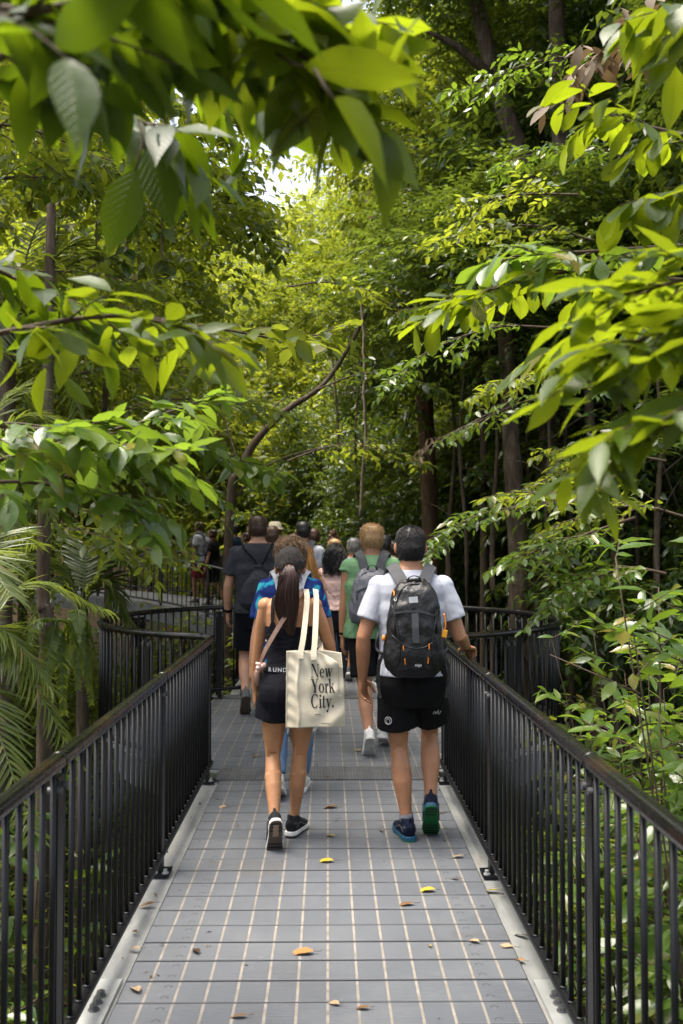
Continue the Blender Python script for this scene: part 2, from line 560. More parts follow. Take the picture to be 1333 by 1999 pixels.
# ------------------------------------------------------------------ railings
RZ, BZ = 0.985, 0.095       # handrail and bottom rail heights
bal_me = MB().tube([(0, 0, BZ), (0, 0, RZ - 0.02)], 0.0095, sides=10).mesh('baluster', M['black_paint'])
weld_me = MB().ball((0, 0, 0), (0.011, 0.011, 0.004), 8, 6).mesh('weld', M['steel'])
def post_mesh():
    return MB().box(-0.009, 0.009, -0.034, 0.034, 0.012, RZ - 0.045).mesh('post', M['black_paint'], False)
def plate_mesh():
    return MB().box(-0.048, 0.048, -0.065, 0.065, 0.0, 0.012).mesh('base_plate', M['black_paint'], False)
def stub_mesh():
    b = MB()
    b.box(-0.006, 0.006, -0.05, 0.05, RZ - 0.11, RZ - 0.055)
    for k in (-0.036, 0.036):
        b.tube([(-0.022, k, RZ - 0.085), (0.022, k, RZ - 0.085)], 0.013, sides=12)
    return b.mesh('bracket', M['dark_steel'], False)
def bolt_mesh():
    b = MB()
    b.tube([(0, 0, 0.012), (0, 0, 0.035)], 0.010, sides=8)
    b.tube([(0, 0, 0.0121), (0, 0, 0.018)], 0.017, sides=12)
    return b.mesh('bolt', M['steel'], False)
pm, plm, stm, bom = post_mesh(), plate_mesh(), stub_mesh(), bolt_mesh()
def railing(name, path, label, post_at, spacing=0.115, end_bend=None, lite=False, r=0.0275):
    """path: dense polyline on the deck; post_at: arc lengths of the posts"""
    p = np.asarray(path, float)
    seg = np.linalg.norm(np.diff(p, axis=0), axis=1); s = np.concatenate([[0], np.cumsum(seg)])
    def P(q): return np.array([np.interp(q, s, p[:, k]) for k in range(3)])
    def ang(q):
        d = P(min(q + .05, s[-1])) - P(max(q - .05, 0))
        return math.atan2(-d[0], d[1])
    root = empty(name, P(0)); tag(root, label, 'railing')
    o0 = P(0)
    top = p - o0 + np.array([0, 0, RZ])
    if end_bend is not None: top = np.vstack([top, np.asarray(end_bend) - o0])
    h = MB().tube(top, r, sides=14)
    for q in post_at:                                   # sleeve joints
        a, bq = P(max(0, q - 0.004)) - o0, P(min(s[-1], q + 0.004)) - o0
        if not lite: h.tube([a + (0, 0, RZ), bq + (0, 0, RZ)], r + 0.002, sides=14)
    h.build('handrail', M['rail'], root)
    low = MB().tube(p - o0 + np.array([0, 0, BZ]), 0.020, 0.020, sides=10)
    for q in post_at:
        a = P(q) - o0
        o = link('post', pm, root); o.location = a; o.rotation_euler = (0, 0, ang(q))
        if lite: continue
        k = link('base_plate', plm, o); k = link('bracket', stm, o)
        for sx in (-1, 1):
            k = link('bolt', bom, o); k.location = (sx * .028, -.045, 0)
    n = 0
    pts = sorted(list(post_at))
    bounds = [0] + pts + [s[-1]]
    welds = []
    for a, c in zip(bounds[:-1], bounds[1:]):
        L = c - a
        if L < 0.12: continue
        k = max(1, int(round((L - 0.11) / spacing)))
        for i in range(k + 1):
            q = a + 0.055 + (L - 0.11) * i / k
            o = link('baluster', bal_me, root); o.location = P(q) - o0
            welds.append(P(q) - o0)
            n += 1
    if not lite:
        for q in welds:
            low.ball(q + np.array([0, 0, BZ + 0.021]), (0.016, 0.016, 0.006), 8, 5)
    low.build('bottom_rail', M['black_paint'], root)
    return root
yl = np.linspace(0.30, 7.25, 60)
def line(x): return np.stack([np.full(60, x), yl, np.full(60, 0.0)], 1)
railing('railing', line(-0.845), 'long straight black railing along the left of the boardwalk', [0.82 + 0.0, 2.86, 4.82, 6.78])
railing('railing', line(0.825), 'long straight black railing on the right, held by the man in the white shirt', [0.90, 2.83, 4.78, 6.76])
# arcs: from the end of the straight rail round to the far side
def arc(side, a1):
    pts = []
    x0 = -0.845 if side < 0 else 0.825
    a0 = math.asin(abs(x0 - PC[0]) / PR)                   # angle off the -y axis
    for a in np.linspace(a0, a1, 64):
        pts.append((PC[0] + side * PR * math.sin(a), PC[1] - PR * math.cos(a), 0.0))
    pts[0] = (x0, 7.26, 0.0)
    return np.array(pts)
railing('railing', arc(-1, R(180 - 28)), 'curved black railing round the left side of the round platform', [0.75, 2.0, 3.3, 4.4, 4.9])
railing('railing', arc(1, R(180 - 22)), 'curved black railing round the right side of the round platform', [0.75, 2.0, 3.3, 4.5, 5.05])
# far walkway
fl = WAY - WS * 1.0
railing('railing', fl[2:76], 'far black railing on the near side of the walkway bending left among trees', list(np.arange(1.5, 17, 2.0)), spacing=0.19, lite=True, r=0.03)
fr = WAY + WS * 1.0
railing('railing', fr[2:80], 'far black railing on the outer side of the walkway behind the crowd', list(np.arange(1.5, 20, 2.0)), spacing=0.24, lite=True, r=0.03)
# ------------------------------------------------------------------ vegetation
M['leaf_dark'] = leaf_mat('dark_forest_leaf', [(0.0, (0.020, 0.042, 0.010)), (0.45, (0.036, 0.068, 0.014)), (0.85, (0.058, 0.112, 0.024)), (0.97, (0.12, 0.13, 0.035))], (0.25, 0.34, 0.03), 0.38, 0.28)  # dark species; its tone also paints in the shade of the right wall
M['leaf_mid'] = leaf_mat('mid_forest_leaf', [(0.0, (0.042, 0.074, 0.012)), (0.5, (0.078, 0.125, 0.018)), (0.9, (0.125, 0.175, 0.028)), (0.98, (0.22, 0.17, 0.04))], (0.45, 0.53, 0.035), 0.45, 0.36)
M['leaf_lime'] = leaf_mat('bright_lime_leaf', [(0.0, (0.085, 0.13, 0.016)), (0.5, (0.135, 0.185, 0.022)), (0.93, (0.20, 0.23, 0.035)), (0.99, (0.30, 0.23, 0.06))], (0.56, 0.62, 0.05), 0.50, 0.40)  # pale species; sunlight of the clearing is partly put into this colour
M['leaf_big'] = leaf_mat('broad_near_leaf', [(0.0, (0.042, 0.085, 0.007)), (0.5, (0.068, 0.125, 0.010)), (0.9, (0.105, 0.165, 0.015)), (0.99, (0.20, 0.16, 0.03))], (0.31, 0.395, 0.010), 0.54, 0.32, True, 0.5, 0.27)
M['leaf_bigd'] = leaf_mat('broad_shade_toned_leaf', [(0.0, (0.022, 0.052, 0.006)), (0.6, (0.036, 0.078, 0.008)), (0.95, (0.065, 0.105, 0.012))], (0.20, 0.30, 0.006), 0.50, 0.36, True, 0.35, 0.25)  # darker copy of the broad leaf, shade put into its colour
M['leaf_glossy'] = leaf_mat('glossy_leaf', [(0.0, (0.042, 0.098, 0.016)), (0.5, (0.075, 0.150, 0.022)), (0.92, (0.13, 0.19, 0.028)), (0.985, (0.26, 0.19, 0.03))], (0.28, 0.43, 0.03), 0.40, 0.22, True, 0.8, 0.26)
M['frond'] = leaf_mat('palm_frond', [(0.0, (0.050, 0.080, 0.016)), (0.6, (0.085, 0.125, 0.025)), (0.93, (0.14, 0.15, 0.04)), (0.98, (0.22, 0.17, 0.06))], (0.32, 0.40, 0.05), 0.38, 0.32)
M['dead_leaf'] = leaf_mat('dry_leaf', [(0.0, (0.10, 0.07, 0.035)), (0.6, (0.17, 0.12, 0.06)), (1.0, (0.24, 0.18, 0.10))], (0.25, 0.16, 0.07), 0.25, 0.7)
M['litter'] = leaf_mat('leaf_litter', [(0.0, (0.05, 0.032, 0.018)), (0.6, (0.10, 0.062, 0.032)), (0.95, (0.20, 0.13, 0.06))], (0.1, 0.06, 0.03), 0.15, 0.75)
def bark(name, a, b, c):
    t = NT(name)
    n = t.noise(5, 8, 0.65, t.map((2.4, 2.4, 0.5)), 1.0)
    k = t.ramp(n, [(0.3, a), (0.52, b), (0.7, c)])
    moss = t.ramp(t.noise(1.7, 4), [(0.52, (0, 0, 0)), (0.68, (0.6, 0.6, 0.6))])
    k = t.mix(moss, k, (0.045, 0.055, 0.028))
    return t.done(t.bsdf(k, 0.85, 0, t.bump(t.noise(16, 6, 0.7, t.map((2, 2, 0.4))), 0.8, 0.02), 0.2))
M['bark'] = bark('grey_brown_bark', (0.035, 0.026, 0.018), (0.085, 0.062, 0.042), (0.15, 0.12, 0.09))
M['bark_red'] = bark('reddish_bark', (0.045, 0.026, 0.016), (0.11, 0.060, 0.036), (0.18, 0.11, 0.07))
M['twig'] = simple('brown_twig', (0.075, 0.050, 0.030), 0.8, 0, 0.35, 20, 0.4, 60)
M['liana'] = simple('pale_liana', (0.20, 0.16, 0.11), 0.85, 0, 0.35, 12, 0.4, 60)

def soil():
    t = NT('forest_floor_soil')
    c = t.ramp(t.noise(3, 8, 0.7), [(0.3, (0.022, 0.016, 0.010)), (0.55, (0.055, 0.038, 0.022)), (0.75, (0.085, 0.065, 0.036))])
    g = t.ramp(t.noise(0.6, 5), [(0.5, (0, 0, 0)), (0.62, (0.7, 0.7, 0.7))])
    c = t.mix(g, c, (0.03, 0.045, 0.014))
    return t.done(t.bsdf(c, 0.95, 0, t.bump(t.noise(9, 8, 0.7), 1.0, 0.06), 0.1))
M['soil'] = soil()

def tmpl(profile, fold=0.18, wav=0.0):
    """profile: list of (t, half width factor); returns verts (x across, y along, z), uv, quads/tris"""
    V, U, f = [], [], []
    rows = []
    for t, h in profile:
        if h < 1e-6:
            rows.append([len(V)]); V.append((0, t, 0)); U.append((0.5, t))
        else:
            rows.append([len(V), len(V) + 1, len(V) + 2])
            wz = wav * math.sin(t * 17)
            V += [(-h, t, fold * h + wz * h), (0, t, 0), (h, t, fold * h - wz * h)]
            U += [(0.5 - h, t), (0.5, t), (0.5 + h, t)]
    for a, b in zip(rows[:-1], rows[1:]):
        if len(a) == 1 and len(b) == 3: f += [(a[0], b[1], b[0]), (a[0], b[2], b[1])]
        elif len(a) == 3 and len(b) == 3: f += [(a[0], a[1], b[1], b[0]), (a[1], a[2], b[2], b[1])]
        else: f += [(a[0], a[1], b[0]), (a[1], a[2], b[0])]
    return np.array(V), np.array(U), f
T_FAR = tmpl([(0, 0), (0.42, 0.5), (1, 0)], 0.25)
T_MID = tmpl([(0, 0), (0.2, 0.36), (0.5, 0.5), (0.78, 0.30), (1, 0)], 0.22)
T_NEAR = tmpl([(0, 0), (0.06, 0.13), (0.17, 0.33), (0.32, 0.47), (0.48, 0.50), (0.63, 0.43), (0.76, 0.29), (0.87, 0.13), (0.94, 0.05), (1, 0)], 0.20, 0.05)
T_OBOV = tmpl([(0, 0), (0.08, 0.10), (0.22, 0.25), (0.40, 0.40), (0.58, 0.49), (0.74, 0.48), (0.87, 0.32), (0.95, 0.13), (1, 0)], 0.20, 0.03)
T_BLADE = tmpl([(0, 0.32), (0.25, 0.5), (0.6, 0.45), (0.85, 0.24), (1, 0)], 0.5)

def leaves_mesh(name, P, D, N, L, W, m, tm=T_FAR, curl=0.12, rng=None):
    """one folded, curled leaf per row; every leaf is its own island"""
    rng = rng or np.random.RandomState(1)
    P = np.asarray(P, float); n = len(P)
    D = nrm(D); S = nrm(np.cross(D, N)); N = np.cross(S, D)
    L = np.broadcast_to(L, (n,))[:, None, None]; W = np.broadcast_to(W, (n,))[:, None, None]
    tv, tu, tf = tm
    k = len(tv)
    cu = (rng.normal(curl, 0.10, n))[:, None]
    fo = rng.uniform(0.4, 1.6, n)[:, None]
    side = rng.normal(0, 0.06, n)[:, None]
    x = tv[None, :, 0] + (side * tv[None, :, 1] ** 2) * (L / W)[:, :, 0]
    y = np.broadcast_to(tv[None, :, 1], (n, k))
    zz = -cu * tv[None, :, 1] ** 2
    V = P[:, None] + D[:, None] * (L * y[:, :, None]) + S[:, None] * (W * x[:, :, None]) + N[:, None] * (L * zz[:, :, None] + W * (tv[None, :, 2] * fo)[:, :, None])
    return raw_mesh(name, V.reshape(-1, 3), tf, n, k, m, np.tile(tu, (n, 1)))

def raw_mesh(name, V, tf, n, k, m, uv=None):
    me = bpy.data.meshes.new(name)
    ls = np.array([len(q) for q in tf]); fl = np.concatenate([np.array(q) for q in tf])
    loops = (fl[None] + (np.arange(n) * k)[:, None]).ravel()
    st1 = np.concatenate([[0], np.cumsum(ls)[:-1]])
    st = (st1[None] + (np.arange(n) * len(fl))[:, None]).ravel()
    me.vertices.add(len(V)); me.vertices.foreach_set('co', V.ravel().astype(np.float32))
    me.loops.add(len(loops)); me.loops.foreach_set('vertex_index', loops.astype(np.int32))
    me.polygons.add(len(st)); me.polygons.foreach_set('loop_start', st.astype(np.int32))
    if uv is not None:
        ul = me.uv_layers.new(name='UVMap')
        ul.data.foreach_set('uv', uv[loops].ravel().astype(np.float32))
    me.polygons.foreach_set('use_smooth', np.ones(len(st), bool))
    me.update(calc_edges=True)
    if m is not None: me.materials.append(m)
    return me

UP = np.array([0, 0, 1.0])
def sprays(O, A, l, nl, L, rng, droop=0.15, sag=0.25, jitter=0.3, planar=0.4, split=0.75):
    """leafy twigs: origins O, directions A, lengths l, nl leaves each -> leaf P, D, N, L"""
    n = len(O); A = nrm(A)
    l = np.broadcast_to(l, (n,))[:, None, None]
    t = (np.linspace(0.12, 1, nl)[None, :, None] + rng.uniform(-.04, .04, (n, nl, 1)))
    P = O[:, None] + A[:, None] * (l * t) - UP * (sag * l * t * t)
    T = nrm(A[:, None] - UP * (2 * sag * t))
    Bv = nrm(np.cross(A, UP) + 1e-4)
    sg = np.where(np.arange(nl) % 2 == 0, 1.0, -1.0)[None, :, None] * np.ones((n, 1, 1))
    sg[:, -1] *= 0.1
    D = nrm(T * (1 - split * 0.6) + Bv[:, None] * sg * split + rng.normal(0, jitter, (n, nl, 3)) - UP * droop)
    N = nrm(UP + rng.normal(0, planar, (n, nl, 3)))
    LL = L * rng.uniform(0.65, 1.2, (n, nl)) * (0.75 + 0.35 * np.sin(t[:, :, 0] * 2.6))
    return P.reshape(-1, 3), D.reshape(-1, 3), N.reshape(-1, 3), LL.ravel()

def crown_leaves(rng, radii, ncl, spc, nl, twig, L, aspect, hang=0.1, hollow=0.55, clump=0.26, **kw):
    """clumps spread through an ellipsoid; each clump carries sprays pointing outward"""
    radii = np.array(radii, float)
    d = nrm(rng.normal(size=(ncl, 3)))
    r = hollow + (1 - hollow) * rng.uniform(0, 1, ncl) ** 0.6
    C = d * r[:, None] * radii * rng.uniform(0.8, 1.15, (ncl, 1))
    cs = clump * radii.mean() * rng.uniform(0.6, 1.35, ncl)
    O, A = [], []
    for c, dd, s in zip(C, d, cs):
        k = max(3, int(spc * rng.uniform(0.6, 1.4)))
        e = nrm(rng.normal(size=(k, 3)))
        o = c + e * s * rng.uniform(0.1, 1, (k, 1)) * np.array([1, 1, 0.62])
        O.append(o); A.append(nrm(e + dd * 0.9 + rng.normal(0, 0.3, (k, 3)) - UP * hang))
    O, A = np.concatenate(O), np.concatenate(A)
    P, D, N, LL = sprays(O, A, twig * rng.uniform(0.6, 1.3, len(O)), nl, L, rng, **kw)
    return P, D, N, LL, LL * aspect, C

# species: crown meshes centred on the origin, radius about 1.0 m scaled by copies
def species(name, seed, m, radii, ncl, spc, nl, twig, L, aspect, tm=T_FAR, **kw):
    rng = np.random.RandomState(seed)
    P, D, N, LL, W, C = crown_leaves(rng, radii, ncl, spc, nl, twig, L, aspect, **kw)
    me = leaves_mesh(name, P, D, N, LL, W, m, tm, 0.15, rng)
    return me, C
SP = {}  # leaf tones tell species apart and also stand for sun and shade
SP['dark'] = [species('crown', 1, M['leaf_dark'], (2.6, 2.6, 2.8), 105, 22, 9, 0.50, 0.155, 0.42, clump=.19, hollow=.40),
              species('crown', 2, M['leaf_dark'], (2.4, 2.4, 3.2), 105, 22, 9, 0.55, 0.165, 0.40, clump=.19, hollow=.40)]
SP['mid'] = [species('crown', 3, M['leaf_mid'], (2.4, 2.4, 2.6), 100, 22, 9, 0.50, 0.15, 0.46, clump=.2, hollow=.45),
             species('crown', 4, M['leaf_mid'], (2.2, 2.2, 3.2), 100, 22, 9, 0.55, 0.165, 0.44, hang=0.3, clump=.2, hollow=.45)]
SP['lime'] = [species('crown', 5, M['leaf_lime'], (2.6, 2.6, 2.6), 95, 22, 9, 0.55, 0.165, 0.48),
              species('crown', 6, M['leaf_lime'], (2.2, 2.2, 3.0), 90, 22, 9, 0.60, 0.16, 0.46)]

def trunk_mb(path, r0, r1, rng, limbs=(), sides=10):
    p = smooth_path(path, 24)
    r = np.linspace(r0, r1, 24) * (1 + 0.08 * np.sin(np.arange(24) * 1.1 + rng.uniform(0, 6)))
    r[:3] *= np.array([1.35, 1.15, 1.05])
    b = MB().tube(p, r, sides=sides)
    for c in limbs:
        k = rng.randint(10, 22)
        a = p[k]
        midp = (a + c) / 2 + rng.normal(0, 0.18, 3) + UP * 0.2
        b.tube(smooth_path([a, midp, c], 9), np.linspace(r[k] * 0.55, 0.012, 9), sides=6)
    return b

def ground_z(x, y):
    x, y = np.asarray(x, float), np.asarray(y, float)
    z = -2.2 + 0.35 * np.sin(x * .31 + 1) * np.cos(y * .23) + 0.18 * np.sin(x * .9 + y * .7) + 0.03 * np.maximum(0, np.abs(x) - 4) ** 1.2
    return z + np.clip((y - 16) * 0.09, 0, 6) + np.clip((-x - 6) * 0.10, 0, 3)
xs = np.concatenate([np.linspace(-400, -32, 14), np.linspace(-30, 30, 81), np.linspace(32, 400, 14)])
yy = np.concatenate([np.linspace(-120, -8, 8), np.linspace(-6, 50, 75), np.linspace(54, 600, 20)])
X, Y = np.meshgrid(xs, yy)
Z = ground_z(np.clip(X, -40, 40), np.clip(Y, -10, 60))
nx, ny = len(xs), len(yy)
b = MB().add(np.stack([X, Y, Z], -1).reshape(-1, 3), [(j * nx + i, j * nx + i + 1, (j + 1) * nx + i + 1, (j + 1) * nx + i) for j in range(ny - 1) for i in range(nx - 1)])
b.build('forest_floor', M['soil'])['kind'] = 'structure'

rng = np.random.RandomState(77)
def litter():
    n = 16000
    x = rng.uniform(-9, 11, n); y = rng.uniform(-1, 22, n)
    P = np.stack([x, y, ground_z(x, y) + 0.02 + rng.uniform(0, .05, n)], 1)
    D = rng.normal(size=(n, 3)); D[:, 2] *= 0.25
    N = UP + rng.normal(0, .35, (n, 3))
    L = rng.uniform(.06, .16, n)
    tag(link('leaf_litter', leaves_mesh('leaf_litter', P, D, N, L, L * .45, M['litter'], T_FAR, .2, rng)), 'brown fallen leaves lying on the forest floor below the boardwalk', 'leaf litter', kind='stuff')
litter()

NTREE = [0]
def tree(x, y, h, kind, R=1.0, label=None, group=None, trunk_r=0.12, lean=(0, 0), mb='bark', var=None, crown_z=None, squash=1.0, path=None, name='tree'):
    """a tree of its own: tapered trunk with limbs, and a crown of separate leaves"""
    NTREE[0] += 1
    rg = np.random.RandomState(NTREE[0] * 7 + 3)
    z0 = float(ground_z(x, y)) - 0.1
    root = empty(name, (x, y, z0))
    tag(root, label, 'tree', group)
    me, C = SP[kind][(NTREE[0] if var is None else var) % len(SP[kind])]
    top = np.array([lean[0], lean[1], h - z0 - (crown_z or 0)])
    rz = rg.uniform(0, 6.28)
    c = link('crown', me, root)
    cc = np.array([lean[0], lean[1], h - z0])
    c.location = cc; c.rotation_euler = (0, 0, rz); c.scale = (R, R, R * squash)
    Rm = np.array(Matrix.Rotation(rz, 3, 'Z'))
    lm = [(Rm @ (q * np.array([R, R, R * squash]))) * 0.85 + cc for q in C[rg.choice(len(C), 11, False)]]
    pth = path if path is not None else [(0, 0, 0), (lean[0] * .25 + rg.normal(0, .12), lean[1] * .3 + rg.normal(0, .12), cc[2] * .45), tuple(cc + np.array([0, 0, R * 1.0]))]
    trunk_mb(pth, trunk_r, trunk_r * 0.35, rg, lm).build('trunk', M[mb], root)
    return root

def forest():
    r = random.Random(12)
    GR = 'dense dark green trees of the right forest wall'
    GL = 'light green trees of the left forest wall'
    GC = 'sunlit lime green trees at the end of the clearing'
    def put(spots, kinds, lab, g, ra, tr, lean=.4, bk=('bark', 'bark', 'bark_red')):
        for i, (x, y, h) in enumerate(spots):
            tree(x, y, h, kinds[i % len(kinds)], r.uniform(*ra), lab, g, r.uniform(*tr), (r.uniform(-lean, lean), r.uniform(-lean, lean)), r.choice(bk))
    # right wall: dark, tall, in rows of depth
    right = [(4.6, 12.6, 1.2), (3.9, 14.2, 4.9), (5.4, 13.2, 6.8), (6.7, 12.2, 3.6), (7.6, 12.0, 7.4), (3.2, 16.6, 7.4), (5.0, 16.4, 9.4), (6.8, 16.0, 5.4),
             (8.6, 15.6, 9.2), (4.0, 19.0, 3.0), (3.0, 20.0, 10.6), (5.6, 19.6, 12.0), (7.8, 19.4, 2.6), (8.0, 19.6, 12.6), (10.4, 19.0, 7.6), (10.6, 19.6, 12.6),
             (2.2, 23.0, 7.6), (4.4, 23.0, 4.8), (6.8, 24.0, 7.4), (9.4, 24, 4.6), (3.0, 24.5, 13.2), (4.6, 25, 15.5), (8.6, 25, 15.5), (12.4, 23, 10), (12.6, 24, 15), (2.0, 19.0, 1.6), (5.9, 9.6, 7.6)]
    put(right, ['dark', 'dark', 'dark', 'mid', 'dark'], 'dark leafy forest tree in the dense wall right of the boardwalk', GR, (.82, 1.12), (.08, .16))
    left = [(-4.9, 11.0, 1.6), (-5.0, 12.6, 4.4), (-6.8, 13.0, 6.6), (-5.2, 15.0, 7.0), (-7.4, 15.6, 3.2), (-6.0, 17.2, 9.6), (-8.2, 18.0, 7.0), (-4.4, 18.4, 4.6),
            (-6.4, 20.0, 5.4), (-9.6, 20.0, 11.5), (-6.4, 21.0, 12.6), (-8.6, 23.0, 14.5), (-11, 22.6, 7.0), (-7.6, 27.5, 6.4), (-6.2, 10.2, 4.6), (-12, 26, 13), (-5.4, 28, 11), (-9.5, 28, 9.5)]
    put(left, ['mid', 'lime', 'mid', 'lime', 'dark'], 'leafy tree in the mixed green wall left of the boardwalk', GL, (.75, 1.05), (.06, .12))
    cent = [(-1.2, 27.5, 2.6), (1.2, 28, 4.2), (-3.2, 28.5, 4.4), (-1.0, 31.5, 5.8), (2.4, 31, 8.0), (-3.4, 34, 7.2), (-6.0, 33, 7.6), (0.8, 36, 9.0), (3.2, 27.5, 1.6), (-1.6, 39, 8.4), (-0.5, 40, 12.4),
            (-4.8, 41, 11.0), (-7.2, 37, 12.0), (-0.4, 24.8, 1.4), (3.0, 37, 13), (-9.5, 35, 10), (-9.0, 40, 15), (-2.0, 46, 12.0), (1.8, 46, 15.5), (-7.0, 46, 16), (6, 44, 19), (-13, 44, 20)]
    under = [(1.4, 20.5, 2.6), (2.6, 18.0, 4.0), (-0.2, 23.5, 3.4), (-2.2, 25.5, 3.4), (1.6, 22.5, 5.2), (-3.6, 24.6, 5.0)]
    put(under, ['dark', 'mid'], 'shaded understorey tree just beyond the crowd', 'understorey trees behind the crowd', (.62, .82), (.05, .09))
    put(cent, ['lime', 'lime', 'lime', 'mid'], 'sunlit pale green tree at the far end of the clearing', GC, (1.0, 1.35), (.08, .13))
forest()

def mass(name, label, n_cl, region, m, L, seed, spc=14, nl=8, clump=0.9):
    """undergrowth and far wood that read as one mass"""
    rg = np.random.RandomState(seed)
    C = region(rg, n_cl)
    O, A = [], []
    for c in C:
        e = nrm(rg.normal(size=(spc, 3)))
        O.append(c + e * clump * rg.uniform(.1, 1, (spc, 1)) * np.array([1, 1, .6])); A.append(e + UP * .35)
    O, A = np.concatenate(O), np.concatenate(A)
    P, D, N, LL = sprays(O, A, rg.uniform(.25, .6, len(O)), nl, L, rg)
    o = link(name, leaves_mesh(name, P, D, N, LL, LL * .45, m, T_FAR, .15, rg))
    tag(o, label, 'undergrowth', kind='stuff')
    return o
def reg_under(side):
    def f(rg, n):
        y = rg.uniform(0.5, 24, n)
        x = side * (1.5 + 7.5 * rg.uniform(0, 1, n) ** .8)
        far = np.hypot(x - PC[0], y - PC[1]) < PR + 0.75
        x = np.where(far, side * (PR + 0.9 + rg.uniform(0, 4, n)), x)
        h = rg.uniform(0.1, 1.0, n) + np.clip((np.abs(x) - 2.6) * .42, 0, 1.8) * rg.uniform(0.2, 1, n)
        if side < 0:                                      # keep the far walkway clear
            d = np.min(np.hypot(x[:, None] - WAY[None, ::4, 0], y[:, None] - WAY[None, ::4, 1]), 1)
            h = np.where(d < 2.0, np.minimum(h, .5), h)
        return np.stack([x, y, ground_z(x, y) + h], 1)
    return f
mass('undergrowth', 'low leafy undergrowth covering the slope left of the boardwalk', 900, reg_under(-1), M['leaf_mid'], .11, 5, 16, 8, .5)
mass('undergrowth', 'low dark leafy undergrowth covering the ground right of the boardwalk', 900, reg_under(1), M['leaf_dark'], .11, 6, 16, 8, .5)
def reg_far(rg, n):
    x = rg.uniform(-22, 24, n); y = rg.uniform(44, 58, n) - np.abs(x) * .25
    top = 7 + 12 * np.clip(np.abs(x + 2.5) / 7, 0, 1) + 6 * np.clip(x / 10, 0, 1) + rg.normal(0, 1.2, n)
    z = -1 + rg.uniform(0, 1, n) * (top + 4)
    return np.stack([x, y, z], 1)
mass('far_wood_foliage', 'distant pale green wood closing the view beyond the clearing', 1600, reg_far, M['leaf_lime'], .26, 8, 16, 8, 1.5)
def reg_rfar(rg, n):
    x = rg.uniform(2.5, 22, n); y = rg.uniform(25, 34, n)
    return np.stack([x, y, -2 + rg.uniform(0, 1, n) * (9 + x * 1.0)], 1)
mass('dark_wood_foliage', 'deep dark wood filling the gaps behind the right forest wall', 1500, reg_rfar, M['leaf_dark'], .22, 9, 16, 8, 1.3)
# ------------------------------------------------------------------ people
def skin(name, c):
    t = NT(name)
    n = t.noise(7, 5, .6)
    k = t.ramp(n, [(0.3, tuple(q * .80 for q in c)), (0.5, c), (0.7, (min(1, c[0] * 1.14), c[1] * 1.10, c[2] * 1.08))])
    k = t.mix(t.math('MULTIPLY', t.ramp(t.noise(22, 4, .6), [(.45, (0, 0, 0)), (.7, (1, 1, 1))]), 0.35), k, (c[0] * .95, c[1] * .72, c[2] * .66))
    k = t.mix(t.math('MULTIPLY', t.noise(120, 3), 0.22), k, (c[0] * .70, c[1] * .55, c[2] * .5))
    return t.done(t.bsdf(k, t.ramp(t.noise(18, 3), [(.3, (.38, .38, .38)), (.7, (.58, .58, .58))]), 0, t.bump(t.noise(45, 5, .6), 0.22, 0.004), 0.4, Subsurface_Weight=0.08, Subsurface_Scale=0.02))
M['skin_fair'] = skin('fair_skin', (0.52, 0.285, 0.185))
M['skin_tan'] = skin('tanned_skin', (0.43, 0.215, 0.115))
M['skin_olive'] = skin('olive_skin', (0.46, 0.235, 0.115))
M['skin_brown'] = skin('brown_skin', (0.22, 0.11, 0.065))
def hair_mat(name, c, hi, rough=0.42):
    t = NT(name)
    g = t.node('ShaderNodeNewGeometry')
    k = t.ramp(g.outputs['Random Per Island'], [(0, c), (1, hi)])
    return t.done(t.bsdf(k, rough, 0, t.bump(t.noise(220, 2, 0.5, t.map((1, 1, .3))), .3, .003), .5))
M['hair_black'] = hair_mat('black_hair', (0.008, 0.007, 0.007), (0.016, 0.013, 0.013), .5)
M['hair_dark'] = hair_mat('dark_brown_hair', (0.010, 0.006, 0.005), (0.085, 0.040, 0.028), .36)
M['hair_brown'] = hair_mat('brown_hair', (0.045, 0.022, 0.012), (0.13, 0.070, 0.040))
M['hair_lbrown'] = hair_mat('light_brown_hair', (0.10, 0.055, 0.028), (0.36, 0.22, 0.12))
M['hair_blond'] = hair_mat('sandy_blond_hair', (0.24, 0.125, 0.045), (0.55, 0.36, 0.17))
M['hair_orange'] = hair_mat('copper_hair', (0.34, 0.14, 0.03), (0.62, 0.32, 0.08))
M['hair_grey'] = hair_mat('grey_hair', (0.13, 0.125, 0.12), (0.34, 0.33, 0.32))
C_ = {}
for k, c in dict(white=(0.41, 0.425, 0.475), black=(0.0038, 0.0038, 0.0045), navyblack=(0.0045, 0.0048, 0.0085), charcoal=(0.034, 0.035, 0.044), green=(0.15, 0.28, 0.14), pink=(0.72, 0.47, 0.41),
                 leggings=(0.010, 0.011, 0.015), jeans=(0.09, 0.16, 0.27), khaki=(0.20, 0.15, 0.09), lightblue=(0.42, 0.52, 0.62), greyblue=(0.25, 0.30, 0.36), sage=(0.42, 0.46, 0.32),
                 peach=(0.62, 0.36, 0.24), red=(0.30, 0.02, 0.03), darkblue=(0.02, 0.035, 0.07), grey=(0.15, 0.15, 0.17), canvas=(0.62, 0.56, 0.44), hat=(0.50, 0.45, 0.34), blue=(0.03, 0.10, 0.28)).items():
    C_[k] = cloth(k + '_fabric', c, var=.03 if k == 'white' else .12, fold=.10 if k == 'white' else .5)
C_['pack_black'] = simple('black_nylon', (0.0075, 0.0075, 0.008), 0.46, 0, 0.3, 10, 0.6, 16, 0.4, 0.02)
C_['pack_grey'] = simple('grey_nylon', (0.12, 0.12, 0.135), 0.5, 0, 0.2, 10, 0.4, 14, 0.4, 0.02)
C_['strap_grey'] = simple('grey_webbing', (0.050, 0.052, 0.057), 0.7, 0, 0.15, 30, 0.3, 400)
C_['orange'] = simple('orange_cord', (0.75, 0.22, 0.02), 0.6)
